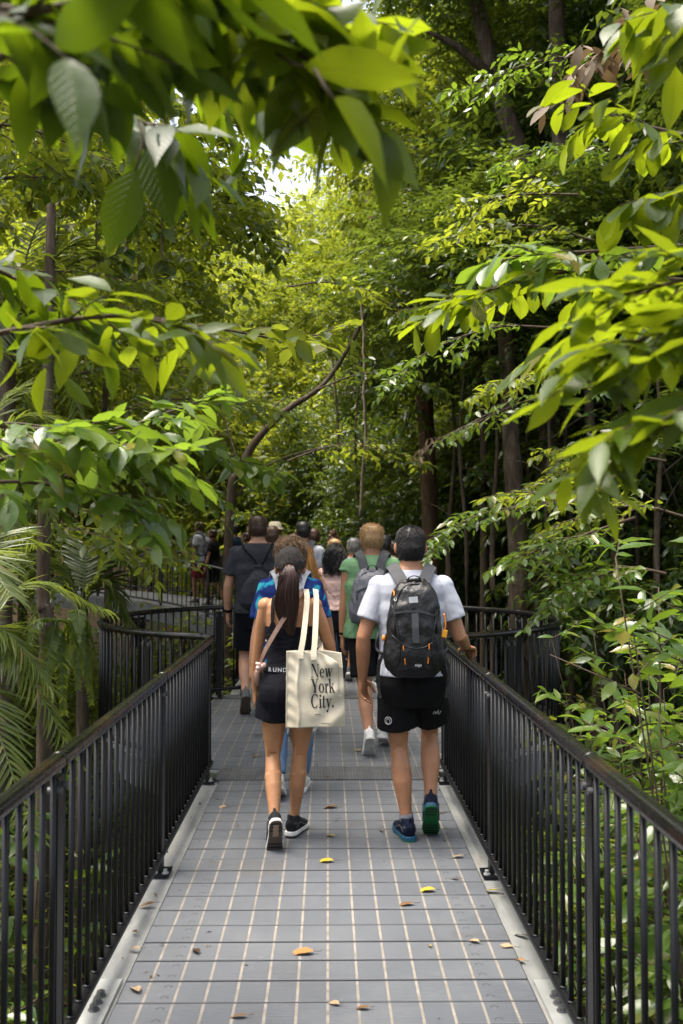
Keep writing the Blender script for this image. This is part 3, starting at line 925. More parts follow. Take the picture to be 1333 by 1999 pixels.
C_['orange_y'] = simple('orange_tag', (0.80, 0.36, 0.02), 0.5)
C_['silver'] = simple('silver_print', (0.55, 0.56, 0.57), 0.4)
C_['ink'] = simple('black_ink', (0.012, 0.012, 0.013), 0.7)
C_['sole_white'] = simple('white_sole', (0.68, 0.67, 0.63), 0.6)
C_['sole_brown'] = simple('worn_brown_sole', (0.10, 0.075, 0.055), 0.7)
C_['sole_tan'] = simple('tan_sole_insert', (0.32, 0.22, 0.15), 0.7)
C_['teal'] = simple('teal_midsole', (0.012, 0.075, 0.14), 0.5)
C_['green_sole'] = simple('bright_green_sole', (0.006, 0.13, 0.03), 0.5)
C_['shoe_navy'] = cloth('navy_mesh_shoe', (0.006, 0.009, 0.024))
C_['shoe_trim'] = simple('grey_overlay', (0.06, 0.062, 0.07), .5)
C_['shoe_black'] = cloth('black_mesh_shoe', (0.016, 0.016, 0.018))
C_['shoe_white'] = cloth('white_mesh_shoe', (0.66, 0.65, 0.62))
C_['shoe_grey'] = cloth('grey_mesh_shoe', (0.12, 0.12, 0.12))
C_['leather'] = simple('taupe_leather_strap', (0.22, 0.135, 0.10), 0.6, 0, .15, 20, .2, 60)
C_['cap'] = cloth('washed_black_cotton', (0.026, 0.024, 0.023), 0.9, 0.35)
def tie_dye():
    t = NT('blue_tie_dye_fabric')
    n = t.noise(5.5, 3, 0.5, None, 1.5)
    c = t.ramp(n, [(0.35, (0.006, 0.014, 0.10)), (0.52, (0.012, 0.035, 0.16)), (0.60, (0.02, 0.30, 0.42)), (0.68, (0.05, 0.45, 0.50)), (0.74, (0.010, 0.02, 0.12))])
    return t.done(t.bsdf(c, .85, 0, t.bump(t.noise(9, 4), .4, .02), .2))
C_['tiedye'] = tie_dye()

def ik(a, b, l1, l2, pole):
    a, b, pole = map(lambda q: np.asarray(q, float), (a, b, pole))
    d = b - a; L = np.linalg.norm(d)
    if L > (l1 + l2) * 0.998:
        b = a + d / L * (l1 + l2) * 0.998; d = b - a; L = np.linalg.norm(d)
    u = d / L
    x = (l1 * l1 - l2 * l2 + L * L) / (2 * L)
    h = math.sqrt(max(0, l1 * l1 - x * x))
    p = pole - u * (pole @ u); p /= max(1e-6, np.linalg.norm(p))
    return a + u * x + p * h, b

TORSO = {
 'm': [(.78, .150, .105, 0), (.86, .172, .122, -.012), (.94, .168, .120, -.014), (1.03, .152, .105, 0), (1.10, .149, .102, 0), (1.20, .160, .110, 0), (1.30, .176, .117, 0), (1.38, .186, .113, -.006),
       (1.43, .178, .098, -.010), (1.465, .142, .082, -.010), (1.495, .092, .066, -.006), (1.53, .062, .059, .004), (1.60, .056, .058, .014)],
 'f': [(.78, .150, .108, 0), (.86, .178, .126, -.018), (.93, .173, .124, -.020), (1.02, .143, .102, -.004), (1.09, .125, .090, .004), (1.18, .132, .095, .002), (1.28, .147, .101, .002), (1.36, .156, .099, 0),
       (1.41, .152, .086, -.004), (1.445, .118, .068, -.004), (1.475, .074, .054, 0), (1.51, .049, .048, .004), (1.60, .046, .048, .014)]}
ARM_R = {'m': (.060, .052, .043, .040, .043, .037, .027), 'f': (.047, .043, .036, .032, .034, .029, .021)}
LEG_R = {'m': (.088, .080, .067, .056, .049, .055, .055, .039, .032), 'f': (.088, .084, .067, .052, .045, .049, .050, .036, .028)}
SHO = {'m': .178, 'f': .148}

class Person:
    """one figure facing +y, built around its joints; clothes reuse the same joints"""
    def __init__(s, label, x, y, H=1.75, sex='m', yaw=0.0, girth=1.0, skin='skin_fair', feet=None, hands=None, elbows=None, head=(0, 0, 0), lean=0.03, z=0.0, voxel=0.009, wide=1.0, group=None, face=True, hand_pose=None):
        s.k = k = H / 1.75; s.sex = sex; s.g = girth; s.lean = lean; s.vox = voxel
        s.root = empty('person', (x, y, z), yaw); tag(s.root, label, 'person', group)
        s.M = M[skin]
        s.x, s.y, s.z, s.yaw = x, y, z, yaw
        T = TORSO[sex]
        s.rows = [(0, yo * k + lean * (zz - .9) * k, zz * k, rx * k * girth * (wide if 1.25 < zz < 1.48 else 1), ry * k * girth, 2.3 if zz < 1.47 else 2) for zz, rx, ry, yo in T]
        # legs
        s.feet = feet or [(-.09, -.12, 0, 30, 4), (.09, .22, 0, 0, -4)]
        s.leg, s.shoeM = [], []
        for sd, (fx, fy, lift, pt, yw) in zip((-1, 1), s.feet):
            Mx = Matrix.Translation((fx, fy, lift)) @ Matrix.Rotation(R(yw), 4, 'Z') @ Matrix.Rotation(-R(pt), 4, 'X') @ Matrix.Translation((0, -.12 * k, 0)) @ Matrix.Scale(k, 4)
            s.shoeM.append(Mx)
            ank = np.array(Mx @ Vector((0, 0, .09)))
            hip = np.array([sd * .088 * k * girth, -0.005, .91 * k])
            kn, ank = ik(hip, ank, .425 * k, .41 * k, (0.12 * sd, 1, 0))
            s.leg.append((hip, kn, ank))
        # arms
        s.arm = []
        hands = hands or [(-.27, .06, .80), (.27, .06, .80)]
        elbows = elbows or [(-.5, -1, 0), (.5, -1, 0)]
        for sd, hd, el in zip((-1, 1), hands, elbows):
            sh = np.array([sd * SHO[sex] * k * girth * wide, lean * .52 * k - .008, 1.405 * k])
            e, wr = ik(sh, np.array(hd), .295 * k, .255 * k, el)
            s.arm.append((sh, e, wr))
        s.hand_pose = hand_pose or [{}, {}]
        hp = Matrix.Translation((0, lean * .65 * k + .008, 1.55 * k)) @ Euler(tuple(R(a) for a in head)).to_matrix().to_4x4()
        s.headM = hp
        s.body()
    def legpath(s, i, up=0.0):
        h, k, a = s.leg[i]
        off = np.array([0, -.016 * s.k, 0])
        return np.array([h, h + (k - h) * .33, h + (k - h) * .66, h + (k - h) * .9, k, k + (a - k) * .26 + off, k + (a - k) * .45 + off, k + (a - k) * .75 + off * .3, a]), np.array(LEG_R[s.sex]) * s.k * s.g
    def armpath(s, i):
        sh, e, w = s.arm[i]
        return np.array([sh, sh + (e - sh) * .35, sh + (e - sh) * .75, e, e + (w - e) * .25, e + (w - e) * .6, w]), np.array(ARM_R[s.sex]) * s.k * s.g
    def hand(s, mb, i):
        sh, e, w = s.arm[i]; k = s.k * (1 if s.sex == 'm' else .88); sd = (-1, 1)[i]
        hp = s.hand_pose[i]
        d = nrm(np.array(hp.get('dir', w - e), float))
        n = np.array(hp.get('palm', (-sd, 0.25, 0)), float); n = nrm(n - d * (n @ d))      # palm faces n
        wd = np.cross(d, n)                                                              # across the knuckles
        th = 1 if wd[1] * (1 if hp.get('thumb', 1) > 0 else -1) > 0 else -1
        if 'thumbdir' in hp: th = 1 if wd @ np.array(hp['thumbdir'], float) > 0 else -1
        c = hp.get('curl', 22)
        mb.tube([w - d * .015 * k, w + d * .02 * k, w + d * .06 * k, w + d * .092 * k], np.array([.024, .031, .041, .040]) * k, np.array([.020, .017, .015, .012]) * k, 14, n)
        fl = [.072, .080, .075, .058]
        for j in range(4):
            o = w + d * (.088 - .006 * abs(j - 1.2)) * k + wd * th * (.030 - .020 * j) * k
            a = R(c * (.7 + .12 * j)); p = [o - d * .02 * k]
            q, ang = o.copy(), 0
            p.append(q.copy())
            for seg in (.44, .32, .26):
                ang += a
                q = q + (d * math.cos(ang) + n * math.sin(ang) + wd * th * (.06 - .04 * j) * math.cos(ang)) * fl[j] * k * seg
                p.append(q.copy())
            mb.tube(p, np.array([.0098, .0098, .0090, .0082, .0062]) * k, sides=10, ref=wd)
        o = w + d * .018 * k + wd * th * .024 * k
        t1 = nrm(d * .62 + wd * th * .62 + n * .35)
        t2 = nrm(d * .90 + wd * th * .22 + n * .40)
        mb.tube([o - t1 * .01 * k, o + t1 * .022 * k, o + t1 * .045 * k, o + t1 * .045 * k + t2 * .030 * k, o + t1 * .045 * k + t2 * .052 * k], np.array([.012, .0135, .0112, .0100, .0070]) * k, sides=10, ref=n)
    def headmb(s, grow=0.0, z0=None, ysh=0.0):
        k = s.k
        rows = [(-.010, .040, .046, .050), (.012, .054, .068, .036), (.045, .064, .086, .022), (.085, .069, .094, .012), (.118, .0725, .0975, .008), (.145, .070, .093, .006), (.166, .060, .081, .006), (.182, .044, .062, .006), (.192, .026, .038, .006), (.197, .009, .013, .006)]
        return [(0, (yo + ysh) * k, z * k, (rx + grow) * k, (ry + grow) * k, 2.2) for z, rx, ry, yo in rows]
    def body(s):
        k = s.k
        mb = MB().rings(s.rows)
        for i in (0, 1):
            p, r = s.legpath(i); mb.tube(p, r, sides=14, ref=(0, 1, 0.1))
            h_, kn, an = s.leg[i]; fw = nrm(np.array([0, 1.0, .15]))
            for q, w_, rr_ in ((-.020, .30, .034), (.018, .27, .036)):          # the two heads of the calf
                c0 = kn + (an - kn) * w_ + np.array([q * k, -.030 * k, 0])
                mb.tube([c0 + (kn - c0) * .55, c0, c0 + (an - c0) * .30, c0 + (an - c0) * .5], np.array([.018, rr_, rr_ * .8, .014]) * k * s.g, sides=10, ref=(0, 1, .1))
            for q in (-.030, .030):                                             # tendons beside the knee hollow
                mb.tube([kn + (h_ - kn) * .28 + np.array([q * .8 * k, -.034 * k, 0]), kn + np.array([q * k, -.036 * k, 0]), kn + (an - kn) * .16 + np.array([q * k, -.026 * k, 0])], np.array([.018, .013, .012]) * k, sides=8, ref=(0, 1, .1))
            hl = np.array(s.shoeM[i] @ Vector((0, -.055, .06)))
            mb.tube([an + (kn - an) * .22 + np.array([0, -.022 * k, 0]), an + np.array([0, -.026 * k, 0]), hl], np.array([.014, .011, .016]) * k, sides=8, ref=(0, 1, .1))
            a = p[-1]; fm = s.shoeM[i]
            mb.tube([a + np.array([0, 0, .02 * k]), np.array(fm @ Vector((0, 0, .06))), np.array(fm @ Vector((0, .05, .045))), np.array(fm @ Vector((0, .14, .035)))], np.array([.033, .033, .034, .028]) * k, np.array([.034, .034, .026, .016]) * k, 12)
            p, r = s.armpath(i)
            mb.tube(np.vstack([p[0] + (np.array([-.06 * (-1, 1)[i], 0, -.01]) * k), p]), np.concatenate([[r[0] * .9], r]), sides=14, ref=(0, 1, .1))
            mb.ball(p[0], r[0] * 1.02)
            s.hand(mb, i)
        h = MB().rings([(x, y, z, rx, ry, e) for x, y, z, rx, ry, e in s.headmb()], 20)
        hx = 1
        for sx in (-1, 1):
            h.ball((sx * .083 * k, -.002 * k, .072 * k), (.013 * k, .020 * k, .032 * k))
        h.tube([(0, .098 * k, .105 * k), (0, .112 * k, .085 * k), (0, .122 * k, .066 * k), (0, .098 * k, .058 * k)], np.array([.007, .010, .014, .010]) * k, sides=8)   # nose
        h.tube([(-.022 * k, .090 * k, .034 * k), (0, .100 * k, .034 * k), (.022 * k, .090 * k, .034 * k)], .0065 * k, sides=8)   # lips
        h.tube([(-.045 * k, .083 * k, .116 * k), (0, .098 * k, .112 * k), (.045 * k, .083 * k, .116 * k)], .009 * k, sides=8)    # brow
        h.tube([(0, -.02 * k, -.04 * k), (0, .0, .05 * k)], .056 * k * (1 if s.sex == 'm' else .82), sides=14)
        h.xf(s.headM)
        mb.v += h.v; off = mb.n; mb.f += [tuple(q + off for q in f) for f in h.f]; mb.n += h.n
        s.bodyob = remeshed('body', mb, s.vox * .75, s.M, s.root, 4)
    # ---- clothes
    def shirt(s, mat, hem=.86, sleeve=.55, off=.016, name='shirt', top=1.50, loose=.012, fold=.006, seed=1):
        k = s.k
        rr = []
        zs = [r[2] / k for r in s.rows]
        def interp(zz): return [np.interp(zz, zs, [r[c] for r in s.rows]) for c in (1, 3, 4)]
        for zz in list(np.linspace(hem, 1.42, 12)) + [1.45, 1.475, min(top, 1.50)]:
            if zz > top: continue
            y, rx, ry = interp(zz)
            lo = loose * k if zz < 1.30 else 0
            rx = max(rx, interp(1.25)[1] * .90 if zz < 1.25 else 0)
            rr.append((0, y, zz * k, rx + off * k + lo, ry + off * k + lo * 1.3, 2.4))
        mb = MB().rings(rr)
        if sleeve > 0:
            for i in (0, 1):
                sh, e, w = s.arm[i]; sd = (-1, 1)[i]
                r = ARM_R[s.sex][0] * k * s.g
                mb.tube([sh + np.array([-.07 * sd, 0, -.015]) * k, sh, sh + (e - sh) * sleeve * .5, sh + (e - sh) * sleeve], [r + off * k * .5, r + off * k * .45, r + off * k * .7, r + off * k * .95], sides=18, ref=(0, 1, .1))
                mb.ball(sh, r + off * k * .4)
        dsp = lambda v: fold * (.35 * noise3(v * np.array([1, 1, .5]), 17, seed, 2) + .75 * noise3(np.stack([v[:, 0] * .8 + np.sign(v[:, 0]) * v[:, 2] * .5, v[:, 1], v[:, 2] * .8 - np.abs(v[:, 0]) * .5], 1), 40, seed + 5, 2)) * np.clip((1.45 * k - v[:, 2]) / .22, 0.08, 1)
        return remeshed(name, mb, s.vox, mat, s.root, 4, dsp)
    def bottoms(s, mat, waist=1.00, length=.6, flare=.02, off=.013, name='shorts', fold=.005, seed=2, hipx=0.0):
        """length: 0 hip, 1 knee, 2 ankle"""
        k = s.k
        zs = [r[2] / k for r in s.rows]
        mb = MB()
        rr = []
        for zz in np.linspace(.735, waist, 9):
            y, rx, ry = [np.interp(max(zz, .80), zs, [r[c] for r in s.rows]) for c in (1, 3, 4)]
            q = min(1, .80 + .2 * (zz - .735) / .07)
            rr.append((0, y, zz * k, (rx + (off + hipx) * k) * q, (ry + off * k + .004 * k) * q, 2.4))
        mb.rings(rr)
        for i in (0, 1):
            p, r = s.legpath(i)
            sg = np.concatenate([np.linspace(0, 1, 5)[:4] * np.array([0, .33, .66, .9]) / np.maximum(1e-9, np.array([1, .25, .5, .75])) if False else np.array([0, .33, .66, .9]), [1, 1.26, 1.45, 1.75, 2.0]])
            q = np.linspace(0, length, 8)
            P = np.stack([np.interp(q, sg, p[:, c]) for c in range(3)], 1); rad = np.interp(q, sg, r)
            fl = off * k + flare * k * (q / max(length, .01)) ** 1.3
            P[0] += np.array([0, 0, .05 * k])
            mb.tube(P, rad + fl, rad * 1.02 + fl, sides=18, ref=(0, 1, .1))
        dsp = lambda v: fold * (noise3(v * np.array([1, 1, .5]), 17, seed, 2))
        return remeshed(name, mb, s.vox, mat, s.root, 4, dsp)
    def shoes(s, upper, mid, out, insert=None, detail=True, sock=None):
        for i in (0, 1):
            Mx = s.shoeM[i]
            yy = np.array([-.088, -.072, -.03, .02, .07, .12, .162, .187]); zc = np.array([.056, .060, .062, .058, .050, .044, .038, .034])
            rx = np.array([.022, .034, .040, .042, .045, .048, .041, .022]); ry = np.array([.028, .046, .054, .050, .036, .026, .020, .012])
            b = MB().tube(np.stack([0 * yy, yy, zc], 1), rx, ry, 18)
            b.tube([(0, -.012, .07), (0, -.020, .098), (0, -.022, .116)], [.038, .036, .037], [.047, .044, .046], 18, (0, 1, 0))
            b.tube([(0, -.066, .09), (0, -.079, .128)], [.012, .010], [.008, .005], 8, (0, 1, 0))     # heel tab
            b.xf(Mx)
            up = remeshed('shoe', b, .006 * s.k, upper, s.root, 3)
            yo = np.array([-.097, -.09, -.07, -.03, .02, .07, .12, .165, .188, .199]); w = np.array([.012, .026, .037, .041, .039, .044, .050, .043, .028, .010])
            def slab(z0, z1, g, nm, m, par, y0=-1, y1=1, toe=.012):
                sel = (yo >= y0) & (yo <= y1)
                V = []
                for a, bb in zip(yo[sel], w[sel]):
                    lift = toe * max(0, (a - .11) / .09) ** 1.6
                    V.append([(-bb * g, a, z0 + lift), (bb * g, a, z0 + lift), (bb * g, a, z1 + lift), (-bb * g, a, z1 + lift)])
                V = np.array(V).reshape(-1, 3); n = int(sel.sum()); f = [(3, 2, 1, 0), tuple((n - 1) * 4 + q for q in range(4))]
                for j in range(n - 1):
                    for q in range(4):
                        l = (q + 1) % 4; f.append((j * 4 + q, j * 4 + l, j * 4 + 4 + l, j * 4 + 4 + q))
                return MB().add(V, f).xf(Mx).build(nm, m, par, False, .003 * s.k)
            slab(0.007, .029, 1.02, 'midsole', mid, up)
            slab(0.0, .0068, .98, 'outsole', out, up)
            if insert is not None: slab(-.0025, .004, .42, 'sole_insert', insert, up, -.08, .06)
            if detail:
                tr = MB()
                for a in (-.075, -.050, -.025, .075, .100, .125, .150):
                    bb = float(np.interp(a, yo, w)) * .86
                    tr.box(-bb, bb, a - .004, a + .004, -.0022 + .012 * max(0, (a - .11) / .09) ** 1.6, .002)
                tr.xf(Mx).build('tread', C_['ink'], up, False)
                ov = MB()
                for sx in (-1, 1):
                    pp = smooth_path([(sx * .036, -.06, .050), (sx * .043, -.02, .075), (sx * .045, .03, .060), (sx * .047, .085, .040)], 14)
                    ov.tube(pp, .0028, .0045, sides=6)
                pp = np.array([(.034 * math.sin(q), -.052 - .036 * math.cos(q), .075) for q in np.linspace(-1.5, 1.5, 12)])
                ov.tube(pp, .0035, .009, sides=6)
                ov.xf(Mx).build('side_stripe', C_['shoe_trim'], up)
                c = MB()
                for q in range(4):
                    a = .035 + q * .022; h = np.interp(a, yy, zc + ry)
                    c.tube([(-.026, a, h - .010), (0, a + .004, h + .003), (.026, a, h - .010)], .003, sides=6)
                c.xf(Mx).build('laces', C_['silver'] if upper is C_['shoe_grey'] else upper, up)
            if sock is not None:
                a = s.leg[i]
                MB().tube([a[2] + np.array([0, 0, .0]), a[2] + (a[1] - a[2]) * .10], [.040 * s.k, .040 * s.k], sides=16, ref=(0, 1, 0)).build('sock', sock, s.root)
    # ---- hair
    def hair(s, kind, mat, n=900, length=.02, seed=3, low=.012, puff=.010, curl=0.0, name='hair'):
        k = s.k; rg = np.random.RandomState(seed)
        rows = s.headmb(puff, ysh=-.014)
        rows = [r for r in rows if r[2] > low * k]
        y, rx, ry = [np.interp(low * k, [r[2] for r in rows][:1] + [r[2] for r in rows], [rows[0][c]] + [r[c] for r in rows]) for c in (1, 3, 4)]
        mb = MB().rings([(0, -.022 * k, low * k, .050 * k, .062 * k, 2.2)] + [(r[0], r[1] - (.016 * k if r[2] < .09 * k else 0), r[2], r[3] * (0.97 if r[2] < .07 * k else 1), r[4] * .93, r[5]) for r in rows], 22)
        mb.xf(s.headM)
        me = remesh(mb, s.vox * .7, 5, lambda v: (.0035 if kind == 'curly' else .0012) * noise3(v, 60, seed, 2))
        nv = len(me.vertices)
        co = np.empty(nv * 3); me.vertices.foreach_get('co', co); co = co.reshape(-1, 3)
        no = np.empty(nv * 3); me.vertex_normals.foreach_get('vector', no); no = no.reshape(-1, 3)
        me.materials.clear(); me.materials.append(mat); me.name = name
        hob = link(name, me, s.root)
        hz = np.array(s.headM.translation)
        sel = np.where(co[:, 2] > hz[2] + (low + .01) * k)[0]
        idx = sel[rg.randint(0, len(sel), n)]
        P = co[idx]; Nn = no[idx]
        flow = nrm(np.array([0, -.35, -1.0]) + rg.normal(0, .45, (n, 3)))
        top = np.clip((P[:, 2] - hz[2] - .12 * k) / (.06 * k), 0, 1)[:, None]
        A = nrm(Nn * (.55 + .25 * top) + flow * (.75 - .35 * top))
        s.strands(P - Nn * .002, A, length * rg.uniform(.6, 1.3, n), .0014 * k if kind != 'curly' else .0032 * k, mat, hob, rg, curl, 'strands')
        return hob
    def strands(s, P, A, L, r, mat, parent, rg, curl=0.0, name='strands', seg=4, sag=.4):
        n = len(P); t = np.linspace(0, 1, seg + 1)
        L = np.broadcast_to(L, (n,))[:, None, None]
        path = P[:, None] + A[:, None] * (L * t[None, :, None]) - UP * (sag * L * t[None, :, None] ** 2)
        if curl:
            ph = rg.uniform(0, 6.28, n)[:, None]; a = ph + t[None] * 7.0
            e1 = nrm(np.cross(A, rg.normal(size=(n, 3)))); e2 = np.cross(A, e1)
            path = path + curl * (e1[:, None] * (np.cos(a) - np.cos(ph))[:, :, None] + e2[:, None] * (np.sin(a) - np.sin(ph))[:, :, None])
        return tubes_mesh(name, path, r, mat, parent)
    def world(s, p):
        c, q = math.cos(s.yaw), math.sin(s.yaw)
        return np.array([s.x + p[0] * c - p[1] * q, s.y + p[0] * q + p[1] * c, s.z + p[2]])
    def item(s, name, label, cat, base, group=None):
        """a carried thing of its own, in the same local frame: returns root, and the offset to subtract"""
        r = empty(name, s.world(base), s.yaw); tag(r, label, cat, group)
        return r, -np.asarray(base, float)

def tubes_mesh(name, path, r, mat, parent, sides=3):
    """many thin tapering strands in one mesh: path (n, k, 3)"""
    n, k, _ = path.shape
    T = nrm(np.gradient(path, axis=1))
    a = nrm(np.cross(T, np.array([.31, .2, .93]))); b = np.cross(T, a)
    rad = (r * np.linspace(1, .35, k))[None, :, None] if np.ndim(r) == 0 else np.asarray(r)[:, None, None] * np.linspace(1, .35, k)[None, :, None]
    V = np.stack([path + rad * (a * math.cos(q) + b * math.sin(q)) for q in np.arange(sides) * 2 * PI / sides], 2).reshape(n, k * sides, 3)
    f = []
    for i in range(k - 1):
        for q in range(sides):
            l = (q + 1) % sides
            f.append((i * sides + q, i * sides + l, (i + 1) * sides + l, (i + 1) * sides + q))
    return link(name, raw_mesh(name, V.reshape(-1, 3), f, n, k * sides, mat), parent)

def put(mb, off, name, m, parent, smooth=True, bevel=0):
    mb.v = [v + off for v in mb.v]
    return mb.build(name, m, parent, smooth, bevel)

def backpack(P, label, body_m, strap_m, w=.15, z0=.98, z1=1.455, depth=.10, tilt=0.0, fancy=True, cat='backpack', voxel=.008, back=.125, xs=0.0):
    """pack on the back of person P, in P's own frame"""
    k = P.k
    base = np.array([0, -(back + depth) * k, z0 * k])
    root, off = P.item('backpack', label, cat, base)
    q = [(0.0, .72, .60), (.05, .92, .88), (.22, 1.0, 1.0), (.52, 1.0, 1.0), (.74, .92, .90), (.88, .80, .74), (.96, .62, .52), (1.0, .40, .30)]
    rows = [(xs, -(back + depth * d) * k, (z0 + (z1 - z0) * t) * k, w * ww * k, depth * d * k, 2.9) for t, ww, d in q]
    def surf(x, z):
        """y of the outer face"""
        zz = [r[2] for r in rows]
        yc, rx, ry = [np.interp(z, zz, [r[c] for r in rows]) for c in (1, 3, 4)]
        u = min(.999, abs((x - xs) / rx))
        return yc - ry * (1 - u ** 2.9) ** (1 / 2.9)
    mb = MB().rings(rows, 36)
    for sx in (-1, 1):                                         # bulging side pockets
        mb.ball((xs + sx * w * .93 * k, -(back + depth * .95) * k, (z0 + (z1 - z0) * .26) * k), (.032 * k, .062 * k, .105 * k))
    mb.v = [v + off for v in mb.v]
    remeshed('pack_body', mb, voxel * k, body_m, root, 3, lambda v: .006 * noise3(v * np.array([1, 1, 1.3]), 13, 4, 2) + .0035 * noise3(v * np.array([1.6, 1, .7]), 34, 8, 2))
    zt = (z0 + (z1 - z0) * .93) * k
    tp = P.rows
    for sx in (-1, 1):
        sh = 1.0 if P.sex == 'm' else .85
        pts = [(xs + sx * .050 * k, -(back + .03) * k, zt), (sx * .080 * k, -.105 * k, 1.475 * k), (sx * .105 * sh * k, -.050 * k, 1.515 * k), (sx * .115 * sh * k, .02 * k, 1.507 * k), (sx * .125 * sh * k, .095 * k, 1.43 * k), (sx * .135 * sh * k, .138 * k, 1.30 * k), (sx * .165 * sh * k, .10 * k, 1.15 * k), (sx * .19 * sh * k, -.03 * k, 1.06 * k), (sx * w * .9 * k, -(back) * k, 1.04 * k)]
        p = smooth_path(pts, 44)
        p[:, 1] += P.lean * (p[:, 2] - .9 * k)
        ref = p - np.array([0, P.lean * .4, 1.25 * k]); ref[:, 2] *= .7
        wd = np.interp(np.linspace(0, 1, 44), [0, .5, .62, .7, 1], [.068, .066, .05, .025, .022]) * k
        bm = MB().ribbon(p, wd, .012 * k, ref); put(bm, off, 'shoulder_strap', strap_m, root, False, .003)
    h = smooth_path([(xs - .035 * k, surf(xs, zt) + .04 * k, zt + .0 * k), (xs - .028 * k, surf(xs, zt) + .035 * k, zt + .040 * k), (xs, surf(xs, zt) + .03 * k, zt + .052 * k), (xs + .028 * k, surf(xs, zt) + .035 * k, zt + .040 * k), (xs + .035 * k, surf(xs, zt) + .04 * k, zt)], 16)
    put(MB().ribbon(h, .022 * k, .005 * k, (0, 0, 1)), off, 'grab_handle', strap_m, root, False)
    def seam(pts, r, nm, m, lift=.003):
        p = smooth_path([(xs + a * k, 0, b * k) for a, b in pts], 20)
        for j in range(len(p)): p[j, 1] = surf(p[j, 0], p[j, 2]) - lift
        return put(MB().tube(p, r * k, sides=6), off, nm, m, root)
    def strap(pts, wd, nm, m, lift=.004):
        p = smooth_path([(xs + a * k, 0, b * k) for a, b in pts], 20)
        for j in range(len(p)): p[j, 1] = surf(p[j, 0], p[j, 2]) - lift
        return put(MB().ribbon(p, wd * k, .004, (0, -1, 0)), off, nm, m, root, False)
    P.pack = (root, off, surf, seam, strap, rows)
    H_ = z1 - z0
    seam([(-w * .78, z0 + H_ * .45), (-w * .70, z0 + H_ * .78), (-w * .42, z0 + H_ * .92), (0, z0 + H_ * .95), (w * .42, z0 + H_ * .92), (w * .70, z0 + H_ * .78), (w * .78, z0 + H_ * .45)], .0045, 'zip', body_m)
    return root
# ------------------------------------------------------------------ lettering
def arc_poly(cx, cy, rx, ry, a0, a1, th0, th1, n=20):
    """stroke along an elliptic arc: thickness is th1 where the stroke runs vertical, th0 where it runs flat"""
    f, v = [], []
    for i in range(n + 1):
        a = R(a0 + (a1 - a0) * i / n)
        t = th0 + (th1 - th0) * abs(math.cos(a)) ** 1.3
        v += [(cx + (rx) * math.cos(a), cy + ry * math.sin(a)), (cx + (rx - t) * math.cos(a), cy + (ry - t * (ry / rx if rx > ry else 1)) * math.sin(a))]
    for i in range(n):
        f.append([v[2 * i], v[2 * i + 1], v[2 * i + 3], v[2 * i + 2]])
    return f
def quad(*p): return [list(p)]
def bar(x0, y0, x1, y1, w):
    return quad((x0 - w / 2, y0), (x0 + w / 2, y0), (x1 + w / 2, y1), (x1 - w / 2, y1))
def rect(x0, y0, x1, y1): return quad((x0, y0), (x1, y0), (x1, y1), (x0, y1))
TK, TN, SF = .19, .06, .05         # thick stem, thin hairline, serif height
def serif(x, y, w): return rect(x - w / 2, y, x + w / 2, y + SF)
GL = {   # glyph: (advance, polygons); cap height 1, x height .66
 'N': (.98, rect(.12, 0, .175, 1) + serif(.15, 0, .26) + rect(0, .96, .2, 1) + quad((.10, 1), (.31, 1), (.83, 0), (.72, 0)) + rect(.775, 0.02, .83, 1) + serif(.80, .96, .26)),
 'e': (.60, arc_poly(.29, .33, .27, .35, 18, 315, TN, .15) + rect(.10, .345, .53, .39) + arc_poly(.29, .36, .26, .32, 0, 40, TN, .12)),
 'w': (.92, bar(.13, .66, .32, 0, .15) + bar(.32, 0, .46, .60, .05) + bar(.44, .66, .63, 0, .15) + bar(.63, 0, .80, .62, .05) + serif(.13, .62, .26) + serif(.46, .62, .22) + serif(.82, .62, .2)),
 'Y': (.84, bar(.16, 1, .44, .42, .19) + bar(.46, .42, .70, 1, .06) + rect(.365, 0, .535, .46) + serif(.45, 0, .36) + serif(.16, .96, .34) + serif(.71, .96, .24)),
 'o': (.62, arc_poly(.30, .33, .29, .345, 0, 360, TN, .16, 32)),
 'r': (.46, rect(.09, 0, .25, .66) + serif(.18, 0, .32) + rect(.01, .62, .2, .66) + quad((.24, .42), (.30, .60), (.40, .67), (.40, .60)) + arc_poly(.39, .58, .075, .085, 0, 360, .07, .07, 14)),
 'k': (.66, rect(.09, 0, .25, 1.0) + serif(.18, 0, .3) + rect(.01, .96, .2, 1) + bar(.26, .30, .50, .64, .06) + bar(.56, 0, .34, .42, .17) + serif(.50, .62, .2) + serif(.56, 0, .24)),
 'C': (.80, arc_poly(.42, .5, .40, .52, 48, 312, TN, .17, 26) + rect(.70, .70, .745, 1.0) + rect(.72, .12, .745, .28)),
 'i': (.33, rect(.09, 0, .25, .66) + serif(.17, 0, .3) + rect(.01, .62, .2, .66) + arc_poly(.17, .88, .095, .095, 0, 360, .09, .09, 16)),
 't': (.42, rect(.10, .06, .25, .86) + rect(0, .62, .40, .66) + quad((.10, .86), (.25, .92), (.25, .80), (.10, .76)) + arc_poly(.27, .15, .17, .16, 180, 320, .05, .15, 12)),
 'y': (.64, bar(.14, .66, .34, .02, .15) + bar(.24, -.26, .52, .66, .05) + serif(.14, .62, .28) + serif(.53, .62, .2) + arc_poly(.16, -.25, .095, .09, 0, 360, .09, .09, 14)),
 '.': (.28, arc_poly(.13, .085, .095, .095, 0, 360, .09, .09, 16)),
}
def word(txt, x, y, s):
    out = []
    for ch in txt:
        adv, ps = GL[ch]
        out += [[(x + a * s, y + b * s) for a, b in p] for p in ps]
        x += adv * s
    return out, x
